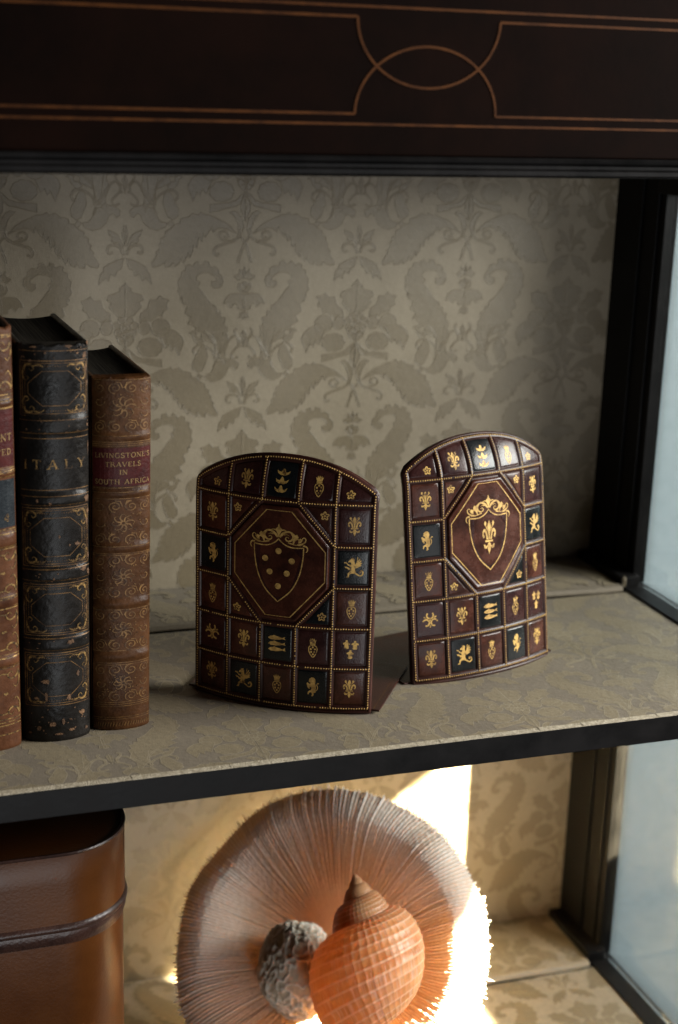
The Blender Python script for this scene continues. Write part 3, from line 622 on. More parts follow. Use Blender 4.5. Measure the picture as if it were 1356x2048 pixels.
    octo = [(-0.5*P_+dd*0-0.0005, ym-b1), (0.5*P_+0.0005, ym-b1), (a1, ym-0.5*Q_-0.0006), (a1, ym+0.5*Q_+0.0006), (0.5*P_+0.0005, ym+b1), (-0.5*P_-0.0005, ym+b1), (-a1, ym+0.5*Q_+0.0006), (-a1, ym-0.5*Q_-0.0006)]
    octo = [(x*0.972, ym+(y-ym)*0.972) for x, y in octo]
    dense = []
    for i in range(8): dense += line(octo[i], octo[(i+1) % 8], 0.003)[:-1]
    bm = bmesh.new(); n = len(dense)
    spec = [(1.0, 0.0), (0.992, 0.0012), (0.975, 0.0019), (0.945, 0.0021), (0.925, 0.0017), (0.89, 0.00155), (0.6, 0.0016), (0.3, 0.0016), (0.1, 0.0016)]
    rings = [[bm.verts.new(bmap(p[0]*k, ym+(p[1]-ym)*k, h)) for p in dense] for k, h in spec]
    for a, b in zip(rings, rings[1:]):
        for i in range(n): bm.faces.new((a[i], a[(i+1) % n], b[(i+1) % n], b[i]))
    bm.faces.new(rings[-1]); orient_up(bm, bnorm)
    oc = child('octagon_panel', bm, M['panel_red'], smooth='all')
    zf = 0.00172
    bm = bmesh.new(); ox, oy = 1.5*P_-0.0055, 1.5*Q_-0.0058
    fil = [(-0.34*P_, ym-oy), (0.34*P_, ym-oy), (ox, ym-0.36*Q_), (ox, ym+0.36*Q_), (0.34*P_, ym+oy), (-0.34*P_, ym+oy), (-ox, ym+0.36*Q_), (-ox, ym-0.36*Q_)]
    dense = []
    for i in range(8): dense += line(fil[i], fil[(i+1) % 8], 0.0022)[:-1]
    lay_stroke(bm, dense, 0.00066, bmap, zf, 0, True); orient_up(bm, bnorm); child('gilt_fillet', bm, M['gold'], oc)
    # shield
    top = [(0, 0.0168), (0.002, 0.0146), (0.0052, 0.0126), (0.0095, 0.0116), (0.0161, 0.0120)]
    side = [(0.0161, 0.0120), (0.0158, 0.005), (0.0142, -0.0045), (0.0112, -0.0125), (0.0072, -0.0186), (0.0, -0.0252)]
    half = smooth_path(top, 4)[:-1]+smooth_path(side, 4)[:-1]
    shape = half+[(0.0, -0.0252)]+[(-x, y) for x, y in half[1:]][::-1]
    shape = [(x, ym+y) for x, y in shape]
    bm = bmesh.new(); lay_poly(bm, shape, bmap, zf-0.00006); orient_up(bm, bnorm); sd = child('shield', bm, M['panel_plum'], oc)
    bm = bmesh.new(); lay_stroke(bm, shape, 0.00075, bmap, zf+0.00004, 0, True)
    k = [0]
    def st(pts, wd, tp=True):
        for sgn in (1, -1):
            k[0] += 1; lay_stroke(bm, [(sgn*x, ym+y) for x, y in smooth_path(pts, 4)], wd, bmap, zf+0.00006+0.000006*k[0], 0, taper=tp)
    def pl(pts, both=True):
        for sgn in ((1, -1) if both else (1,)):
            k[0] += 1; lay_poly(bm, [(sgn*x, ym+y) for x, y in pts], bmap, zf+0.00006+0.000006*k[0])
    pl([(0, 0.0268), (0.0008, 0.0244), (0.0021, 0.0232), (0.0016, 0.0216), (0.0006, 0.0196), (0, 0.0172), (-0.0006, 0.0196), (-0.0016, 0.0216), (-0.0021, 0.0232), (-0.0008, 0.0244)], False)
    st([(0.0006, 0.0178), (0.003, 0.0206), (0.0062, 0.0219), (0.0090, 0.0208), (0.0112, 0.0186), (0.0134, 0.0164)], 0.0016)
    st([(0.0078, 0.0216), (0.0094, 0.0188), (0.0080, 0.0162), (0.0056, 0.0158), (0.0044, 0.0172), (0.0054, 0.0184), (0.0066, 0.0176)], 0.0013)
    st([(0.0010, 0.0222), (0.0036, 0.0228), (0.0056, 0.0218)], 0.0009)
    pl([(0.0098, 0.0196), (0.0118, 0.0206), (0.0128, 0.0190), (0.0122, 0.0172), (0.0108, 0.0164), (0.0100, 0.0146), (0.0090, 0.0138), (0.0092, 0.0164)])
    st([(0.0118, 0.0138), (0.0142, 0.0142), (0.0166, 0.0156), (0.0174, 0.0176), (0.0162, 0.0188), (0.0150, 0.0178), (0.0156, 0.0168)], 0.0011)
    pl([(0.0126, 0.0176), (0.0142, 0.0182), (0.0152, 0.0166), (0.0142, 0.0152), (0.0126, 0.0148)])
    st([(0.0156, 0.0134), (0.0176, 0.0132), (0.0186, 0.0116), (0.0182, 0.0098), (0.0174, 0.0094)], 0.0011)
    st([(0.0060, 0.0148), (0.0084, 0.0142), (0.0110, 0.0136), (0.0146, 0.0134)], 0.0009)
    st([(0.0034, 0.0196), (0.0052, 0.0200), (0.0068, 0.0192)], 0.0007)
    orient_up(bm, bnorm); child('gilt_crest', bm, M['gold'], sd)
    bm = bmesh.new()
    if centre == 'balls':
        for x, y in ((0, 0.0086), (-0.0087, 0.0030), (0.0087, 0.0027), (-0.0056, -0.0056), (0.0056, -0.0058), (0, -0.0148)): lay_poly(bm, circ(x, ym+y, 0.0020, 16), bmap, zf+0.00005)
        orient_up(bm, bnorm); child('gilt_roundels', bm, M['gold'], sd)
    else:
        stamp(bm, 'fleur', 0, ym-0.0025, 0.0078, 0.0118, bmap, zf+0.00005); orient_up(bm, bnorm); child('gilt_fleur', bm, M['gold'], sd)
    # --- base plate lying under the books, with a gilt line
    bm = bmesh.new(); box(bm, -0.0655, 0.0655, 0.0135, 0.096, plate_z, plate_z+plate_th, 0.0004)
    bp = child('base_plate', bm, M['red_leather'], flat=True); bp['label'] = 'flat leather base plate with a thin gilt line'
    bm = bmesh.new(); fl = lambda u, v, n: Vector((u, v, plate_z+plate_th+n))
    lay_stroke(bm, [(-0.0615, 0.015), (-0.0615, 0.0915), (0.0615, 0.0915), (0.0615, 0.015)], 0.0005, fl, 0.00012); orient_up(bm, lambda c: NZ)
    child('gilt_line', bm, M['gold_faint'], bp, flat=True)
    return t
bookend('left bookend, red and black leather shield shape with six gilt balls on its central shield', (0.0087, 0.0728, 0.0016), -0.6032, -0.0116, -0.0001, 0.0013, 'balls')
bookend('right bookend leaning back, red and black leather with a gilt lily on its central shield', (0.1711, 0.0913, 0.0016), 0.246, 0.1469, -0.00155, 0.0011, 'fleur')
# ------------------------------------------------------------------ old books
GL = {  # serifed capitals, strokes in a 1-high box: (points, thick?)
 'I': (0.34, [([(0.17, 0), (0.17, 1)], 1)], [(0.17, 0), (0.17, 1)]),
 'T': (0.78, [([(0.39, 0), (0.39, 1)], 1), ([(0.04, 0.98), (0.74, 0.98)], 0), ([(0.05, 1.0), (0.05, 0.78)], 0), ([(0.73, 1.0), (0.73, 0.78)], 0)], [(0.39, 0)]),
 'A': (0.86, [([(0.08, 0), (0.42, 1)], 0), ([(0.42, 1), (0.76, 0)], 1), ([(0.2, 0.34), (0.64, 0.34)], 0)], [(0.08, 0), (0.76, 0)]),
 'L': (0.72, [([(0.16, 0), (0.16, 1)], 1), ([(0.16, 0.02), (0.66, 0.02)], 0), ([(0.66, 0.0), (0.66, 0.26)], 0)], [(0.16, 0), (0.16, 1)]),
 'Y': (0.8, [([(0.06, 1), (0.4, 0.48)], 1), ([(0.74, 1), (0.4, 0.48)], 0), ([(0.4, 0.5), (0.4, 0)], 1)], [(0.4, 0), (0.08, 1), (0.72, 1)]),
 'V': (0.84, [([(0.06, 1), (0.42, 0)], 1), ([(0.42, 0), (0.78, 1)], 0)], [(0.08, 1), (0.76, 1)]),
 'N': (0.88, [([(0.14, 0), (0.14, 1)], 0), ([(0.14, 1), (0.74, 0)], 1), ([(0.74, 0), (0.74, 1)], 0)], [(0.14, 0), (0.12, 1), (0.74, 1)]),
 'G': (0.86, [([(0.74, 0.8), (0.6, 0.97), (0.4, 1), (0.18, 0.86), (0.08, 0.5), (0.18, 0.14), (0.42, 0), (0.64, 0.05), (0.74, 0.18), (0.74, 0.42)], 1), ([(0.56, 0.42), (0.84, 0.42)], 0)], []),
 'S': (0.66, [([(0.56, 0.8), (0.46, 0.97), (0.28, 1), (0.1, 0.86), (0.14, 0.64), (0.4, 0.48), (0.56, 0.32), (0.54, 0.1), (0.32, 0), (0.14, 0.06), (0.07, 0.22)], 1)], []),
 'O': (0.9, [([(0.44, 1), (0.18, 0.88), (0.07, 0.5), (0.18, 0.12), (0.44, 0), (0.7, 0.12), (0.81, 0.5), (0.7, 0.88), (0.44, 1)], 1)], []),
 'E': (0.74, [([(0.16, 0), (0.16, 1)], 1), ([(0.16, 0.98), (0.64, 0.98)], 0), ([(0.16, 0.52), (0.5, 0.52)], 0), ([(0.16, 0.02), (0.68, 0.02)], 0), ([(0.67, 0), (0.67, 0.22)], 0), ([(0.63, 1), (0.63, 0.8)], 0)], [(0.16, 0), (0.16, 1)]),
 "'": (0.28, [([(0.16, 1.02), (0.12, 0.74)], 1)], []),
 'R': (0.86, [([(0.16, 0), (0.16, 1)], 1), ([(0.16, 0.98), (0.46, 0.98), (0.62, 0.86), (0.62, 0.64), (0.46, 0.52), (0.16, 0.52)], 0), ([(0.42, 0.52), (0.78, 0)], 1)], [(0.16, 0), (0.16, 1), (0.76, 0)]),
 'F': (0.68, [([(0.16, 0), (0.16, 1)], 1), ([(0.16, 0.98), (0.62, 0.98)], 0), ([(0.16, 0.52), (0.48, 0.52)], 0), ([(0.61, 1), (0.61, 0.78)], 0)], [(0.16, 0), (0.16, 1)]),
 'C': (0.82, [([(0.72, 0.78), (0.6, 0.96), (0.42, 1), (0.18, 0.86), (0.08, 0.5), (0.18, 0.14), (0.42, 0), (0.62, 0.05), (0.74, 0.22)], 1)], []),
 'U': (0.86, [([(0.16, 1), (0.16, 0.28), (0.26, 0.05), (0.44, 0), (0.62, 0.06), (0.7, 0.28), (0.7, 1)], 1)], [(0.16, 1), (0.7, 1)]),
 'H': (0.9, [([(0.16, 0), (0.16, 1)], 1), ([(0.74, 0), (0.74, 1)], 1), ([(0.16, 0.52), (0.74, 0.52)], 0)], [(0.16, 0), (0.16, 1), (0.74, 0), (0.74, 1)]),
 'D': (0.88, [([(0.16, 0), (0.16, 1)], 1), ([(0.16, 0.98), (0.46, 0.96), (0.7, 0.8), (0.78, 0.5), (0.7, 0.2), (0.46, 0.04), (0.16, 0.02)], 1)], [(0.16, 0), (0.16, 1)]),
 '4': (0.7, [([(0.46, 0), (0.46, 1), (0.06, 0.3), (0.64, 0.3)], 1)], [(0.46, 0)]),
 ' ': (0.5, [], []),
}
def text_width(s, sz, track): return sum(GL[c][0]*sz+track for c in s)-track
def write(bm, s, cx, z, sz, fmap, n, track=0.0, right=None):
    """cx, z: centre of the baseline; coordinates are metres across the spine"""
    x = (cx-text_width(s, sz, track)/2) if right is None else right-text_width(s, sz, track)
    k = 0
    for c in s:
        wd, strokes, serifs = GL[c]
        for pts, th in strokes:
            q = [(x+a*sz, z+b*sz) for a, b in pts]
            if len(q) > 2 and th: q = smooth_path(q, 3)
            k += 1; lay_stroke(bm, q, sz*(0.15 if th else 0.075), fmap, n+0.000004*k)
        for a, b in serifs:
            k += 1; yy = b+(0.03 if b < 0.5 else -0.03); lay_stroke(bm, [(x+(a-0.15)*sz, z+yy*sz), (x+(a+0.15)*sz, z+yy*sz)], sz*0.075, fmap, n+0.000004*k)
        x += wd*sz+track
def book(name, label, x0, x1, y_edge, bulge, height, depth, leather, bands, lean, parts):
    wd = x1-x0; cxx = (x0+x1)/2
    t = empty(name, (cxx, y_edge, 0.0), label, 'book', 'old leather-bound books')
    t.rotation_euler = (0, math.radians(lean), 0)
    hw = wd/2-0.0008
    def band_n(z):
        v = 0.0
        for zb, bw, bh in bands:
            d = abs(z-zb)/(bw/2)
            if d < 1.25: v = max(v, bh*max(0.0, min(1.0, (1.25-d)/0.45)))
        return v
    def sm(u, z, n):              # u: metres across the spine (arc), z: height, n: lift
        s = max(-1.0, min(1.0, u/hw)); a = s*1.15
        k = math.sin(a)/math.sin(1.15); d = (math.cos(a)-math.cos(1.15))/(1-math.cos(1.15))
        nn = n+band_n(z)*(1-abs(s)**6)
        nx, ny = math.sin(a)*0.75, -math.cos(a)
        l = math.hypot(nx, ny)
        return Vector((k*hw+nx/l*nn, -d*bulge+ny/l*nn, z))
    # spine
    bm = bmesh.new(); zs = [0.0, 0.0012]+[0.0012+(height-0.0032)*i/150 for i in range(1, 151)]+[height-0.0008, height]
    us = [-hw+2*hw*i/28 for i in range(29)]; rows = []
    for z in zs:
        end = 0.0007 if (z < 0.0005 or z > height-0.0004) else 0.0
        wob = 0.0005*math.sin(17*z+hw*900)*0
        fr = [sm(u, z+(0.0007*math.sin(u*620)+0.0005*math.sin(u*1730) if z > height-0.001 else 0), -end) for u in us]
        bk = [Vector((u*0.93, 0.0030-0.0010*(1-(u/hw)**2), fr[0].z)) for u in us[::-1]]
        rows.append([bm.verts.new(p) for p in fr+bk])
    n = len(rows[0])
    for a, b in zip(rows, rows[1:]):
        for i in range(n): bm.faces.new((a[i], a[(i+1) % n], b[(i+1) % n], b[i]))
    bm.faces.new(rows[0][::-1]); bm.faces.new(rows[-1]); bmesh.ops.recalc_face_normals(bm, faces=bm.faces)
    spine = new_obj('spine', bm, leather, t, True)
    # cover boards with a hinge shoulder, page block
    for sx in (-1, 1):
        bm = bmesh.new()
        prof = [(0.0012, 0.0), (0.0012, 0.0030), (0.0030, 0.0040), (0.0030, 0.007), (0.0036, 0.009)]
        box(bm, (-wd/2) if sx < 0 else wd/2-0.0036, (-wd/2+0.0036) if sx < 0 else wd/2, 0.0034, depth, 0.0, height, 0.0014, 3)
        for v in bm.verts:
            d = max(0.0, (v.co.y-depth+0.010)/0.010)
            if v.co.z > height/2: v.co.z -= 0.0030*d*d
            else: v.co.z += 0.002*d*d
        new_obj('cover_board', bm, leather, t, True)
    bm = bmesh.new(); nx = 24; tp = height-0.0042; pts = []
    xa = wd/2-0.0040
    for i in range(nx+1):
        x = -xa+2*xa*i/nx; pts.append((x, 0.0034-0.0*(1-(x/xa)**2)))
    bkp = [(x, depth-0.004-0.004*(1-(x/xa)**2)) for x, y in pts[::-1]]
    ol = pts+bkp; lo = [bm.verts.new((x, y, 0.0028)) for x, y in ol]; hi = [bm.verts.new((x, y, tp+0.0009*(x/xa)**2)) for x, y in ol]
    k = len(ol)
    for i in range(k): bm.faces.new((lo[i], lo[(i+1) % k], hi[(i+1) % k], hi[i]))
    for g in (lo, hi):
        for i in range(nx): 
            try: bm.faces.new((g[i], g[i+1], g[k-2-i], g[k-1-i]))
            except ValueError: pass
    bmesh.ops.recalc_face_normals(bm, faces=bm.faces)
    new_obj('page_block', bm, M['old_pages'], t)
    nref = lambda c: Vector((c.x/hw*0.8, -1, 0))
    def deco(nm, fn, mt, parent=None, lab=None):
        b = bmesh.new(); fn(b); orient_up(b, nref); o = new_obj(nm, b, mt, parent or spine)
        return o
    parts(t, spine, deco, sm, hw, wd, height)
    return t
def rect_patch(b, sm, u0, u1, z0, z1, n, jag=0.0):
    nu, nz = 14, max(2, int((z1-z0)/0.004))
    g = [[b.verts.new(sm(u0+(u1-u0)*i/nu, z0+(z1-z0)*j/nz+(random.uniform(-jag, jag) if j in (0, nz) else 0), n)) for j in range(nz+1)] for i in range(nu+1)]
    for i in range(nu):
        for j in range(nz): b.faces.new((g[i][j], g[i+1][j], g[i+1][j+1], g[i][j+1]))
def hline(b, sm, hw, z, wd, n, k=0.97):
    rect_patch(b, sm, -hw*k, hw*k, z-wd/2, z+wd/2, n)
def vline(b, sm, u, z0, z1, wd, n):
    m_ = max(3, int((z1-z0)/0.003)); lay_stroke(b, [(u, z0+(z1-z0)*i/m_) for i in range(m_+1)], wd, sm, n)
def blob(b, sm, u, z, ru, rz, n, seed):
    r = random.Random(seed); k = 14; ph = [r.uniform(0.55, 1.15) for _ in range(k)]
    lay_poly(b, [(u+ru*ph[i]*math.cos(2*PI*i/k), z+rz*ph[i]*math.sin(2*PI*i/k)) for i in range(k)], sm, n)
def scroll_panel(b, sm, hw, z0, z1, n, seed=1, k=0.9):
    """close-set tooling: rows of volutes round a cartouche"""
    r = random.Random(seed); H_ = z1-z0; i = 0
    def put(pts, wd, tp=False):
        nonlocal i
        i += 1; lay_stroke(b, pts, wd, sm, n+0.000003*i, taper=tp)
    ncol = 4; cw = 2*hw*k/ncol
    for row, zz in enumerate((z0+H_*0.13, z1-H_*0.13)):
        for c in range(ncol):
            cu = -hw*k+cw*(c+0.5); s = 1 if (c+row) % 2 else -1
            put(spiral(cu, zz, cw*0.44, cw*0.07, PI/2*s, PI/2*s+s*4.2*PI/1.35, 20), 0.00055)
            put([(cu-s*cw*0.45, zz), (cu-s*cw*0.3, zz+cw*0.42), (cu, zz+cw*0.45)], 0.0005)
    for s in (-1, 1):
        m_ = max(1, int(H_*0.5/(cw*0.95)))
        for q in range(m_):
            zz = z0+H_*0.27+H_*0.46*(q+0.5)/m_
            put(spiral(s*(hw*k-cw*0.45), zz, cw*0.42, cw*0.06, PI*(s > 0), PI*(s > 0)+s*5.2, 16), 0.00055)
    cz = (z0+z1)/2
    for q in range(8):
        a = q*PI/4+0.2; rr = min(H_*0.2, hw*0.42)
        put(smooth_path([(rr*0.15*math.cos(a), cz+rr*0.15*math.sin(a)), (rr*0.6*math.cos(a+0.3), cz+rr*0.6*math.sin(a+0.3)), (rr*math.cos(a-0.1), cz+rr*math.sin(a-0.1)), (rr*0.85*math.cos(a-0.5), cz+rr*0.85*math.sin(a-0.5))], 3), 0.0009, True)
    for q in range(26): blob(b, sm, r.uniform(-hw*0.6, hw*0.6), r.uniform(z0+H_*0.22, z1-H_*0.22), 0.0005, 0.0004, n+0.0001, seed*50+q)

# --- tan calf travel book, nearest the bookends
def interp(tab, y):
    for (a, za), (b, zb) in zip(tab, tab[1:]):
        if y <= b or b == tab[-1][0]: return za+(zb-za)*(y-a)/(b-a)
T3 = [(750, 0.2231), (757, 0.2215), (866, 0.1895), (894, 0.1812), (971, 0.1577), (1093, 0.1201), (1210, 0.0828), (1312, 0.0495), (1412, 0.0163), (1461, 0.0)]
T2 = [(690, 0.2451), (720, 0.2365), (834, 0.2032), (872, 0.192), (986, 0.1578), (1134, 0.1124), (1166, 0.1024), (1272, 0.0689), (1305, 0.0583), (1412, 0.0235), (1484, 0.0)]
T1 = [(650, 0.2581), (822, 0.2092), (936, 0.1759), (962, 0.1682), (1058, 0.1395), (1200, 0.0961), (1315, 0.06), (1450, 0.0167), (1497, 0.0013)]
def parts3(t, spine, deco, sm, hw, wd, h):
    Z = lambda y: interp(T3, y)
    def lab(b): rect_patch(b, sm, -hw*0.94, hw*0.94, Z(971), Z(894), 0.00025)
    lo = deco('title_label', lab, M['label_red'])
    def txt(b):
        for i, (s, y, sz) in enumerate((("LIVINGSTONE'S", 913, 0.00285), ("TRAVELS", 931, 0.00285), ("IN", 947, 0.00285), ("SOUTH AFRICA", 966, 0.00285))): write(b, s, 0, Z(y), sz, sm, 0.00036, 0.00036)
    deco('lettering', txt, M['gold_letters'], lo)
    def tool(b):
        for i, (a, c) in enumerate(((757, 864), (1000, 1090), (1110, 1196), (1220, 1300), (1330, 1402))): scroll_panel(b, sm, hw, Z(c), Z(a), 0.00012, i+3)
        for i, y in enumerate((754, 866, 869, 882, 886, 890, 974, 978, 982, 996, 1092, 1107, 1110, 1198, 1216, 1219, 1301, 1325, 1329, 1404, 1408, 1412, 1434, 1438)): hline(b, sm, hw, Z(y), 0.00038, 0.00016)
        for i in range(24):
            u = -hw*0.94+1.88*hw*i/23; lay_stroke(b, [(u, Z(1452)), (u+0.0006, Z(1444))], 0.0004, sm, 0.00018)
    deco('gilt_tooling', tool, M['gold_faint'])
book('leather_book', "tan calf book titled LIVINGSTONE'S TRAVELS IN SOUTH AFRICA, shortest and rightmost of the three", -0.1118, -0.0750, 0.0712, 0.0060, 0.2230, 0.118, M['tan_calf'],
     [(0.1875, 0.0030, 0.0009), (0.1531, 0.0040, 0.0012), (0.1192, 0.0044, 0.0013), (0.0838, 0.0042, 0.0013), (0.0495, 0.0050, 0.0014)], 0.40, parts3)

# --- black book with flaking spine
def parts2(t, spine, deco, sm, hw, wd, h):
    Z = lambda y: interp(T2, y)
    def frame(b, top, bot, i0):
        zt, zb = Z(top), Z(bot)
        for k, (m_, w_) in enumerate(((0.90, 0.0005), (0.83, 0.00035))):
            e = (0.90-m_)*hw*1.0
            hline(b, sm, hw, zt-e, w_, 0.00014+0.00001*k, m_); hline(b, sm, hw, zb+e, w_, 0.00014+0.00001*k, m_)
            for s in (-1, 1): vline(b, sm, s*hw*m_, zb+e, zt-e, w_, 0.00016+0.00001*k)
        # beaded inner line
        e = 0.19*hw; q = int(1.36*hw/0.0011)
        for s in range(q+1):
            u = -0.68*hw+1.36*hw*s/q
            for zz in (zt-e*0.8, zb+e*0.8): lay_poly(b, circ(u, zz, 0.00028, 6), sm, 0.0002)
        q = int((zt-zb-2*e)/0.0011)
        for s in range(q+1):
            for sg in (-1, 1): lay_poly(b, circ(sg*hw*0.745, zb+e+(zt-zb-2*e)*s/q, 0.00028, 6), sm, 0.0002)
        # cut-corner inner fillet
        a, c = 0.66*hw, 0.30*hw; dz = (zt-zb)/2-0.30*hw; zc = (zt+zb)/2; d2 = dz-0.36*hw
        oc_ = [(-c, zc-dz), (c, zc-dz), (a, zc-d2), (a, zc+d2), (c, zc+dz), (-c, zc+dz), (-a, zc+d2), (-a, zc-d2)]
        den = []
        for i in range(8):
            p0, p1 = oc_[i], oc_[(i+1) % 8]
            for q_ in range(6): den.append((p0[0]+(p1[0]-p0[0])*q_/6, p0[1]+(p1[1]-p0[1])*q_/6))
        lay_stroke(b, den, 0.00035, sm, 0.00018, 0, True)
    def corners(b, top, bot):
        zt, zb = Z(top), Z(bot); k = 0
        for sg in (-1, 1):
            for z_, vv in ((zt, -1), (zb, 1)):
                cu, cz = sg*hw*0.62, z_+vv*0.29*hw
                for pts, w_ in (([(0.16, -0.02), (0.10, -0.16), (-0.04, -0.18), (-0.12, -0.08), (-0.05, 0.0), (0.0, -0.07)], 0.0012), ([(0.18, 0.0), (0.2, 0.16), (0.10, 0.28), (0.02, 0.2), (0.09, 0.14)], 0.0011), ([(-0.1, -0.14), (-0.26, -0.18), (-0.36, -0.1)], 0.0009)):
                    k += 1; lay_stroke(b, smooth_path([(cu+sg*x*hw, cz+vv*y*hw) for x, y in pts], 4), w_, sm, 0.0002+0.000004*k, taper=True)
    PAN = ((722, 832), (1016, 1132), (1168, 1270), (1306, 1410))
    deco('gilt_frames', lambda b: [frame(b, a, c, i) for i, (a, c) in enumerate(PAN)]+[hline(b, sm, hw, Z(y), 0.0004, 0.00015, 0.95) for y in (702, 840, 866, 877, 980, 992, 1010, 1138, 1160, 1276, 1300)], M['gold_faint'])
    deco('gilt_corner_sprays', lambda b: [corners(b, a, c) for a, c in PAN], M['gold_worn'])
    deco('lettering', lambda b: write(b, 'ITALY', -0.0005, Z(938), 0.0056, sm, 0.0002, 0.0030), M['gold_worn'])
    def scuffs(b):
        for i, (u, y, ru, rz) in enumerate(((0.80, 714, 2.0, 2.2), (0.55, 708, 1.0, 0.8), (-0.6, 722, 1.4, 0.9), (0.84, 742, 1.2, 3.2), (0.90, 770, 0.9, 2.6), (0.86, 855, 1.3, 1.2), (0.80, 1003, 2.6, 2.4), (-0.45, 1000, 0.7, 1.4), (-0.15, 1008, 0.8, 1.6), (0.9, 1030, 0.9, 2.2), (0.85, 1050, 0.8, 3.0), (0.50, 1090, 1.7, 1.4), (0.30, 1092, 0.6, 0.8), (0.05, 1073, 0.5, 1.2), (0.66, 1143, 2.4, 1.6), (0.86, 1150, 1.4, 2.2), (0.28, 1285, 2.0, 1.6), (0.8, 1222, 0.6, 2.2), (-0.32, 1362, 2.6, 1.7), (0.5, 1350, 1.1, 2.0), (-0.55, 1395, 1.6, 1.0), (0.25, 1396, 1.6, 2.0), (-0.3, 1392, 0.8, 3.0), (0.62, 1432, 2.4, 1.7), (-0.15, 1448, 1.8, 1.6), (-0.5, 1456, 1.6, 1.6), (0.1, 1444, 1.0, 2.2), (0.3, 1462, 2.2, 1.0), (-0.75, 1465, 1.8, 0.9), (0.78, 1466, 1.6, 1.3), (0.0, 1468, 3.0, 0.7), (0.9, 1120, 0.8, 2.8), (-0.9, 1220, 0.7, 4.0), (0.92, 900, 0.5, 5.0), (-0.88, 800, 0.6, 3.4), (0.92, 690, 1.2, 1.6), (0.3, 693, 3.0, 0.7), (-0.5, 694, 2.4, 0.6))):
            blob(b, sm, u*hw, Z(y), ru*0.0009, rz*0.001, 0.00024+0.000004*i, i+11)
        r = random.Random(5)
        for i in range(90):
            y = r.choice((r.uniform(690, 720), r.uniform(836, 870), r.uniform(985, 1014), r.uniform(1134, 1166), r.uniform(1272, 1304), r.uniform(1400, 1470), r.uniform(1420, 1470)))
            blob(b, sm, r.uniform(-0.93, 0.93)*hw, Z(y), r.uniform(0.15, 0.75)*0.001, r.uniform(0.12, 0.6)*0.001, 0.0004+0.000002*i, 400+i)
    deco('scuffs', scuffs, M['scuff'])
book('leather_book', 'black leather book titled ITALY, spine flaked to bare tan patches, middle of the three', -0.1550, -0.1133, 0.0662, 0.0078, 0.2452, 0.120, M['black_calf'],
     [(0.1978, 0.0095, 0.0011), (0.1535, 0.0060, 0.0011), (0.1076, 0.0078, 0.0011), (0.0640, 0.0078, 0.0011)], 0.40, parts2)

# --- russet book, half out of the picture
def parts1(t, spine, deco, sm, hw, wd, h):
    Z = lambda y: interp(T1, y)
    r1 = deco('title_label', lambda b: rect_patch(b, sm, -hw*0.95, hw*0.95, Z(936), Z(822), 0.00025), M['label_red'])
    deco('lettering', lambda b: (write(b, 'ENT', 0, Z(884), 0.0041, sm, 0.00036, 0.0006, right=hw*0.86), write(b, 'TED', 0, Z(912), 0.0034, sm, 0.0004, 0.0006, right=hw*0.83)), M['gold_letters'], r1)
    r2 = deco('volume_label', lambda b: rect_patch(b, sm, -hw*0.95, hw*0.95, Z(1058), Z(962), 0.00025), M['label_blue'])
    deco('gilt_numeral', lambda b: (write(b, '4', hw*0.66, Z(1046), 0.0048, sm, 0.00036), write(b, 'L', hw*0.12, Z(1006), 0.0036, sm, 0.0004)), M['gold_worn'], r2)
    def tool(b):
        for y in (672, 676, 792, 798, 804, 816, 819, 940, 944, 948, 956, 1062, 1066, 1070, 1096, 1100, 1196, 1200, 1216, 1220, 1312, 1317, 1334, 1338, 1440, 1446, 1452, 1470): hline(b, sm, hw, Z(y), 0.0007, 0.00016)
        for i, (a, c) in enumerate(((682, 786), (1104, 1192), (1224, 1308), (1342, 1436))):
            k = 0
            zc = (Z(a)+Z(c))/2
            for sg in (-1, 1):
                for vv, zz in ((-1, Z(a)), (1, Z(c))):
                    cu = sg*hw*0.72
                    for pts, w_ in (([(0.2, 0.05), (0.12, 0.2), (-0.06, 0.26), (-0.16, 0.14), (-0.06, 0.05), (0.0, 0.13)], 0.0012), ([(0.22, 0.1), (0.22, 0.34), (0.1, 0.52), (0.0, 0.44)], 0.0011), ([(-0.14, 0.12), (-0.34, 0.1), (-0.44, 0.22)], 0.001)):
                        k += 1; lay_stroke(b, smooth_path([(cu+sg*x*hw, zz+vv*y*hw) for x, y in pts], 4), w_, sm, 0.0002+0.000004*k, taper=True)
                blob(b, sm, sg*hw*0.5, zc, 0.0018, 0.0009, 0.0002, 60+i); blob(b, sm, sg*hw*0.24, zc+0.004, 0.0007, 0.0007, 0.0002, 70+i); blob(b, sm, sg*hw*0.24, zc-0.004, 0.0007, 0.0007, 0.0002, 80+i)
            blob(b, sm, 0, zc, 0.0022, 0.0026, 0.0002, 90+i)
    deco('gilt_tooling', tool, M['gold_worn'])
book('leather_book', 'tallest book, russet leather with red and blue spine labels, left of the black book', -0.2030, -0.1562, 0.0605, 0.0078, 0.2560, 0.125, M['russet_calf'],
     [(0.2130, 0.0035, 0.0010), (0.1720, 0.0035, 0.0010), (0.1320, 0.0075, 0.0012), (0.0945, 0.0055, 0.0012), (0.0570, 0.0055, 0.0012)], 0.05, parts1)
# ------------------------------------------------------------------ lower bay
ZF = -H
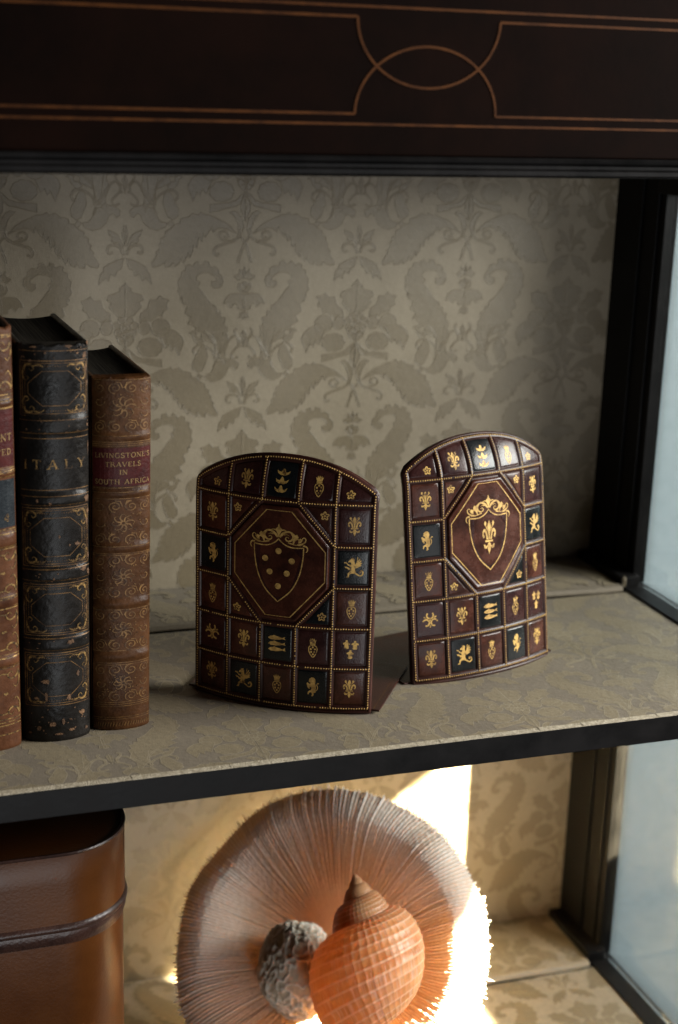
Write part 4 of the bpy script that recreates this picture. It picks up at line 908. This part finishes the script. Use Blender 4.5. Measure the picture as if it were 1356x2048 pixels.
# --- round-cornered hide box with a lid
bx = empty('leather_box', (-0.20, 0.115, ZF+0.0004), 'round-cornered cognac leather box with a dark band below its lid, left of the coral', 'box')
def rrect(x0, x1, y0, y1, r, n=14):
    out = []
    for cx, cy, a0 in ((x1-r, y0+r, -PI/2), (x1-r, y1-r, 0), (x0+r, y1-r, PI/2), (x0+r, y0+r, PI)):
        for i in range(n+1):
            a = a0+PI/2*i/n; out.append((cx+r*math.cos(a), cy+r*math.sin(a)))
    return out
def loft(rings, cap=True):
    bm = bmesh.new(); R = [[bm.verts.new(p) for p in r] for r in rings]; n = len(R[0])
    for a, b in zip(R, R[1:]):
        for i in range(n): bm.faces.new((a[i], a[(i+1) % n], b[(i+1) % n], b[i]))
    if cap: bm.faces.new(R[0][::-1]); bm.faces.new(R[-1])
    bmesh.ops.recalc_face_normals(bm, faces=bm.faces)
    return bm
BXR, BYR = 0.1095, 0.079
def ring(dx, z, r=0.046): return [(x, y, z) for x, y in rrect(-BXR-dx, BXR+dx, -BYR-dx, BYR+dx, r+dx)]
ZT = H-0.0650
new_obj('body', loft([ring(-0.0022, 0.0), ring(-0.0012, 0.0012), ring(-0.0012, ZT-0.060), ring(-0.0012, ZT-0.050)]), M['box_hide'], bx, True)
lid = new_obj('lid', loft([ring(0.0, ZT-0.0495), ring(0.0, ZT-0.020), ring(0.0, ZT-0.0014), ring(-0.0006, ZT-0.0004), ring(-0.0018, ZT), ring(-0.0042, ZT-0.0005), ring(-0.012, ZT-0.0007), ring(-0.035, ZT-0.0007)]), M['box_hide'], bx, True)
new_obj('lid_edge', loft([ring(0.0004, ZT-0.0012), ring(0.0007, ZT-0.0003), ring(0.0002, ZT+0.0006), ring(-0.0010, ZT+0.0008), ring(-0.0020, ZT+0.0003)], False), M['box_band'], lid, True)
new_obj('band', loft([ring(0.0, ZT-0.0480), ring(0.0009, ZT-0.0488), ring(0.0016, ZT-0.0500), ring(0.0017, ZT-0.0514), ring(0.0010, ZT-0.0528), ring(0.0005, ZT-0.0534), ring(0.0008, ZT-0.0546), ring(0.0005, ZT-0.0580), ring(-0.0008, ZT-0.0625)]), M['box_band'], bx, True)

# --- mushroom coral leaning back
CC = Vector((0.0898, 0.180, -0.2566)); CR = 0.1265
yaw_n = Vector((-0.62, -0.785, 0))
LEAN = math.radians(37)
CN = (yaw_n*math.cos(LEAN)+Vector((0, 0, 1))*math.sin(LEAN)).normalized()
CU = Vector((0, 0, 1)).cross(CN).normalized(); CV = CN.cross(CU)
def coral_mat():
    mt, nd, lk, b = mat('coral_limestone')
    tc = N(nd, 'ShaderNodeTexCoord'); uv = N(nd, 'ShaderNodeUVMap'); uv.uv_map = 'UVMap'
    sx = N(nd, 'ShaderNodeSeparateXYZ'); lk.new(uv.outputs[0], sx.inputs[0])
    # crests of the septa are chalk white, valleys tan; x of the uv is the crest height, y the radius
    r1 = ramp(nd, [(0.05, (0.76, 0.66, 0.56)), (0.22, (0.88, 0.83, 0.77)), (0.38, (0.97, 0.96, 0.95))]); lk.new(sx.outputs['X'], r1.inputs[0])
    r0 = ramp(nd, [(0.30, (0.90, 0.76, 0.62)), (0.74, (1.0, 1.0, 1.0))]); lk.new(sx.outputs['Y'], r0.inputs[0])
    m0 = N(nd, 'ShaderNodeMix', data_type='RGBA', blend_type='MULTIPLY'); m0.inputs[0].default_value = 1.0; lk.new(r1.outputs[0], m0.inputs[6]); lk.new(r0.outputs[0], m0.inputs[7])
    nz = N(nd, 'ShaderNodeTexNoise'); nz.inputs['Scale'].default_value = 26; nz.inputs['Detail'].default_value = 8; lk.new(tc.outputs['Object'], nz.inputs['Vector'])
    r2 = ramp(nd, [(0.3, (0.86, 0.78, 0.70)), (0.7, (1.0, 1.0, 1.0))]); lk.new(nz.outputs['Fac'], r2.inputs[0])
    mx = N(nd, 'ShaderNodeMix', data_type='RGBA', blend_type='MULTIPLY'); mx.inputs[0].default_value = 1.0
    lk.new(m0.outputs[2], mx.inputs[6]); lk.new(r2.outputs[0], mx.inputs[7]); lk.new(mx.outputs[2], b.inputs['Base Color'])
    b.inputs['Roughness'].default_value = 0.75; b.inputs['Specular IOR Level'].default_value = 0.3
    n2 = N(nd, 'ShaderNodeTexNoise'); n2.inputs['Scale'].default_value = 480; n2.inputs['Detail'].default_value = 4; lk.new(tc.outputs['Object'], n2.inputs['Vector'])
    bp = N(nd, 'ShaderNodeBump'); bp.inputs['Strength'].default_value = 0.7; bp.inputs['Distance'].default_value = 0.001; lk.new(n2.outputs['Fac'], bp.inputs['Height']); lk.new(bp.outputs['Normal'], b.inputs['Normal'])
    tr = N(nd, 'ShaderNodeBsdfTranslucent'); tr.inputs[0].default_value = (0.92, 0.60, 0.30, 1)
    ms = N(nd, 'ShaderNodeMixShader'); ms.inputs[0].default_value = 0.17
    out = [n for n in nd if n.type == 'OUTPUT_MATERIAL'][0]
    lk.new(b.outputs[0], ms.inputs[1]); lk.new(tr.outputs[0], ms.inputs[2]); lk.new(ms.outputs[0], out.inputs['Surface'])
    return mt
M['coral'] = coral_mat()
def smoothstep(a, b, x):
    t = max(0.0, min(1.0, (x-a)/(b-a))); return t*t*(3-2*t)
rc = random.Random(3)
NS = 124                                     # first-order septa; two higher orders stand between them
ph = [rc.uniform(-0.16, 0.16) for _ in range(NS*2)]; am = [rc.uniform(0.45, 1.25) for _ in range(NS*2)]; rm = [rc.uniform(0.0, 1.0) for _ in range(NS*2)]
def septa(th, t):
    a = th/(2*PI)*NS*2
    a += 0.35*math.sin(5*t+3*th)+0.22*math.sin(11*t+7*th)
    i = int(math.floor(a)) % (NS*2); f = a-math.floor(a)
    f = abs(f-0.5-ph[i]*0.6)*2
    first = i % 2 == 0
    s = max(0.0, 1-f/0.62)
    s = s**0.8*am[i]
    if not first: s *= 0.75*smoothstep(0.28+0.3*rm[i], 0.5+0.3*rm[i], t)
    bead = 0.64+0.36*math.sin(t*(120+70*rm[i])+i*2.3)
    return s*bead, first
NT, NR = 2448, 64
bm = bmesh.new(); uvl = bm.loops.layers.uv.new('UVMap')
ts = [0.03+0.97*(j/NR)**0.85 for j in range(NR+1)]
def base_prof(t):
    if t < 0.80: z = 0.016-0.066*((0.80-t)/0.80)**1.25
    else: z = 0.016-0.013*((t-0.80)/0.20)**1.8
    return z
front = []; val = {}
for i in range(NT):
    th = 2*PI*i/NT; row = []
    edge = 1.0+0.007*math.sin(3*th+1)+0.004*math.sin(7*th)+0.002*math.sin(13*th+2)
    fl = 0.004*math.sin(4*th+0.6)+0.0025*math.sin(9*th)
    for t in ts:
        s, first = septa(th, t)
        k = smoothstep(0.05, 0.3, t)
        tooth = 0.044*s*smoothstep(0.88, 1.0, t)
        r = CR*(t*edge+tooth-0.020*smoothstep(0.88, 1, t))
        z = base_prof(t)+0.0019*s*k*(1-0.45*smoothstep(0.85, 1, t))+fl*t*t
        p = CC+CU*(r*math.cos(th))+CV*(r*math.sin(th))+CN*z
        v = bm.verts.new(p); row.append(v); val[v] = (min(1.0, s*0.9*k+0.05), t)
    front.append(row)
back = []
for i in range(0, NT):
    th = 2*PI*i/NT
    edge = 1.0+0.007*math.sin(3*th+1)+0.004*math.sin(7*th)+0.002*math.sin(13*th+2); fl = 0.004*math.sin(4*th+0.6)+0.0025*math.sin(9*th)
    row = []
    for t in (1.0, 0.9, 0.7, 0.4, 0.12):
        s, _ = septa(th, t)
        r = CR*(t*edge+(0.036*s-0.020 if t == 1.0 else 0)); z = base_prof(t)-(0.0020 if t == 1.0 else 0.0055)+fl*t*t
        v = bm.verts.new(CC+CU*(r*math.cos(th))+CV*(r*math.sin(th))+CN*z); row.append(v); val[v] = (0.35, t)
    back.append(row)
for i in range(NT):
    a, b = front[i], front[(i+1) % NT]
    for j in range(NR): bm.faces.new((a[j], a[j+1], b[j+1], b[j]))
    c, d = back[i], back[(i+1) % NT]
    bm.faces.new((a[NR], c[0], d[0], b[NR]))
    for j in range(4): bm.faces.new((c[j], c[j+1], d[j+1], d[j]))
bm.faces.new([front[i][0] for i in range(NT)]); bm.faces.new([back[i][4] for i in range(NT)][::-1])
bmesh.ops.recalc_face_normals(bm, faces=bm.faces)
for f in bm.faces:
    for l in f.loops: l[uvl].uv = val[l.vert]
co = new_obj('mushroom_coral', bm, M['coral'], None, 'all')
tag(co, 'large round pale mushroom coral with radiating ridges and toothed rim, leaning on lower shelf', 'coral')

# --- tun shell resting in the coral
SS = 1.36
TIP = Vector((0.09605, 0.14871, -0.17351))              # apex, in the hollow of the coral
AXD = Vector((0.0946, -0.5486, -0.8307)).normalized()   # axis, apex to mouth
EX = Vector((0.9496, -0.2007, 0.2407)); EX = (EX-AXD*EX.dot(AXD)).normalized(); EY = AXD.cross(EX).normalized()
def shell_mat():
    mt, nd, lk, b = mat('tun_shell')
    tc = N(nd, 'ShaderNodeTexCoord'); uv = N(nd, 'ShaderNodeUVMap'); uv.uv_map = 'UVMap'
    sx = N(nd, 'ShaderNodeSeparateXYZ'); lk.new(uv.outputs[0], sx.inputs[0])
    # cords: sawtooth across v
    m1 = N(nd, 'ShaderNodeMath', operation='FRACT'); lk.new(sx.outputs['Y'], m1.inputs[0])
    r1 = ramp(nd, [(0.0, (1, 1, 1)), (0.10, (1, 1, 1)), (0.18, (0, 0, 0)), (0.88, (0, 0, 0)), (0.96, (1, 1, 1))]); lk.new(m1.outputs[0], r1.inputs[0])
    # broken pale flecks along each band
    fl = N(nd, 'ShaderNodeMath', operation='FLOOR'); lk.new(sx.outputs['Y'], fl.inputs[0])
    cb = N(nd, 'ShaderNodeCombineXYZ'); mu = N(nd, 'ShaderNodeMath', operation='MULTIPLY'); mu.inputs[1].default_value = 24.0; lk.new(sx.outputs['X'], mu.inputs[0])
    lk.new(mu.outputs[0], cb.inputs[0]); mf = N(nd, 'ShaderNodeMath', operation='MULTIPLY'); mf.inputs[1].default_value = 5.37; lk.new(fl.outputs[0], mf.inputs[0]); lk.new(mf.outputs[0], cb.inputs[1])
    nz = N(nd, 'ShaderNodeTexNoise'); nz.inputs['Scale'].default_value = 1.6; nz.inputs['Detail'].default_value = 3; lk.new(cb.outputs[0], nz.inputs['Vector'])
    r2 = ramp(nd, [(0.52, (0, 0, 0)), (0.70, (0.75, 0.75, 0.75))]); lk.new(nz.outputs['Fac'], r2.inputs[0])
    n2 = N(nd, 'ShaderNodeTexNoise'); n2.inputs['Scale'].default_value = 60; n2.inputs['Detail'].default_value = 6; lk.new(tc.outputs['Object'], n2.inputs['Vector'])
    r3 = ramp(nd, [(0.3, (0.48, 0.185, 0.060)), (0.7, (0.75, 0.40, 0.17))]); lk.new(n2.outputs['Fac'], r3.inputs[0])
    mxa = N(nd, 'ShaderNodeMix', data_type='RGBA'); lk.new(r2.outputs[0], mxa.inputs[0]); lk.new(r3.outputs[0], mxa.inputs[6]); mxa.inputs[7].default_value = (0.72, 0.52, 0.40, 1)
    mxb = N(nd, 'ShaderNodeMix', data_type='RGBA'); lk.new(r1.outputs[0], mxb.inputs[0]); lk.new(mxa.outputs[2], mxb.inputs[6]); mxb.inputs[7].default_value = (0.80, 0.50, 0.30, 1)
    lk.new(mxb.outputs[2], b.inputs['Base Color']); b.inputs['Roughness'].default_value = 0.38
    bp = N(nd, 'ShaderNodeBump'); bp.inputs['Strength'].default_value = 0.25; bp.inputs['Distance'].default_value = 0.0006; lk.new(n2.outputs['Fac'], bp.inputs['Height']); lk.new(bp.outputs['Normal'], b.inputs['Normal'])
    tr = N(nd, 'ShaderNodeBsdfTranslucent'); tr.inputs[0].default_value = (0.92, 0.46, 0.14, 1)
    ms = N(nd, 'ShaderNodeMixShader'); ms.inputs[0].default_value = 0.28
    out = [n for n in nd if n.type == 'OUTPUT_MATERIAL'][0]
    lk.new(b.outputs[0], ms.inputs[1]); lk.new(tr.outputs[0], ms.inputs[2]); lk.new(ms.outputs[0], out.inputs['Surface'])
    return mt
M['shell'] = shell_mat()
bm = bmesh.new(); uvl = bm.loops.layers.uv.new('UVMap')
WEXP, TURNS, NTH, NPH = 1.95, 5.6, 1700, 170
RC_, RA, RB_, ZC = 0.0210*SS, 0.0210*SS, 0.0365*SS, 0.0670*SS
PH0 = math.radians(238)                     # where the aperture faces
rows = []; uvs = {}
NC = 15
for i in range(NTH+1):
    q = TURNS*i/NTH; sc = WEXP**(q-TURNS); th = PH0+2*PI*(q-TURNS)
    row = []
    for j in range(NPH):
        f = 2*PI*j/NPH                       # around the whorl section
        cr, cz = math.cos(f), math.sin(f)
        v = (f/PI+0.5)*NC if True else 0     # cords over the outer side
        fr = v-math.floor(v)
        rib = math.exp(-((min(fr, 1-fr))/0.15)**2)
        ax = max(0.0, math.sin(th*46+0.6*math.sin(th*5)+0.5*math.sin(math.floor(v)*2.1)))
        outer = smoothstep(-0.35, 0.15, cr)
        nn = (0.00105*rib+0.00042*ax)*outer*sc**1.3
        # ovate section: broad shoulder above, drawn out below
        if cz < 0 and cr > 0:
            k_ = 0.42*(1-smoothstep(0.30, 0.60, sc)); cr = cr*(1-k_)+(1-abs(cz))*k_
        rr = RC_*sc+(RA*sc+nn)*cr*(1-0.16*cz if cz > 0 else 1-0.06*cz)
        zz = ZC*sc+(RB_*sc+nn)*cz*(1.0 if cz > 0 else 0.92)-0.010*sc*(1-cz*cz)*0
        zz += (1-sc)*0.0
        p = TIP+AXD*zz+(EX*math.cos(th)+EY*math.sin(th))*rr
        vv = bm.verts.new(p); row.append(vv); uvs[vv] = (th/(2*PI)*4, v)
    rows.append(row)
for a, b in zip(rows, rows[1:]):
    for j in range(NPH):
        fc = bm.faces.new((a[j], a[(j+1) % NPH], b[(j+1) % NPH], b[j]))
        for l in fc.loops:
            u_, v_ = uvs[l.vert]
            if j == NPH-1 and l.vert in (a[0], b[0]): v_ += 2*NC
            l[uvl].uv = (u_, v_)
bmesh.ops.recalc_face_normals(bm, faces=bm.faces)
so = new_obj('tun_shell', bm, M['shell'], None, 'all')
tag(so, 'orange brown spiral tun shell with pale grid of cords, lying in front of the coral', 'shell')

# --- knobbly grey lump beside the shell
def lump_mat():
    mt, nd, lk, b = mat('grey_knobbly_limestone')
    tc = N(nd, 'ShaderNodeTexCoord'); uv = N(nd, 'ShaderNodeUVMap'); uv.uv_map = 'UVMap'
    sx = N(nd, 'ShaderNodeSeparateXYZ'); lk.new(uv.outputs[0], sx.inputs[0])
    r1 = ramp(nd, [(0.2, (0.52, 0.43, 0.32)), (0.7, (0.82, 0.76, 0.66))]); lk.new(sx.outputs['X'], r1.inputs[0]); lk.new(r1.outputs[0], b.inputs['Base Color'])
    b.inputs['Roughness'].default_value = 0.85
    n2 = N(nd, 'ShaderNodeTexNoise'); n2.inputs['Scale'].default_value = 500; n2.inputs['Detail'].default_value = 5; lk.new(tc.outputs['Object'], n2.inputs['Vector'])
    bp = N(nd, 'ShaderNodeBump'); bp.inputs['Strength'].default_value = 0.6; bp.inputs['Distance'].default_value = 0.001; lk.new(n2.outputs['Fac'], bp.inputs['Height']); lk.new(bp.outputs['Normal'], b.inputs['Normal'])
    return mt
M['lump'] = lump_mat()
from mathutils import noise as mn
LC = Vector((0.0636, 0.1766, -0.2667))
LX, LY, LZ = Vector((0.944, -0.327, 0.033)), Vector((-0.062, -0.273, -0.960)), Vector((0.323, 0.905, -0.278))
bm = bmesh.new(); uvl = bm.loops.layers.uv.new('UVMap')
bmesh.ops.create_icosphere(bm, subdivisions=6, radius=1.0); vv = {}
for v in bm.verts:
    n = v.co.normalized()
    k = mn.noise(n*2.6+Vector((4, 1, 2)))*0.7
    q = abs(mn.noise(n*5.6+Vector((1, 7, 3))+Vector((k, -k, k))))
    ridge = 1-min(1.0, q/0.22)
    q2 = mn.noise(n*11.0)
    r = 0.0292*(1+0.10*mn.noise(n*1.4))+0.0019*ridge+0.0007*q2
    v.co = LC+LX*n.x*r*1.0+LY*n.y*r*1.22+LZ*n.z*r*0.95; vv[v] = (0.15+0.85*ridge, 0)
for f in bm.faces:
    for l in f.loops: l[uvl].uv = vv[l.vert]
lo = new_obj('coral_lump', bm, M['lump'], None, 'all')
tag(lo, 'small knobbly grey lump of coral tucked beside the orange shell', 'coral lump')
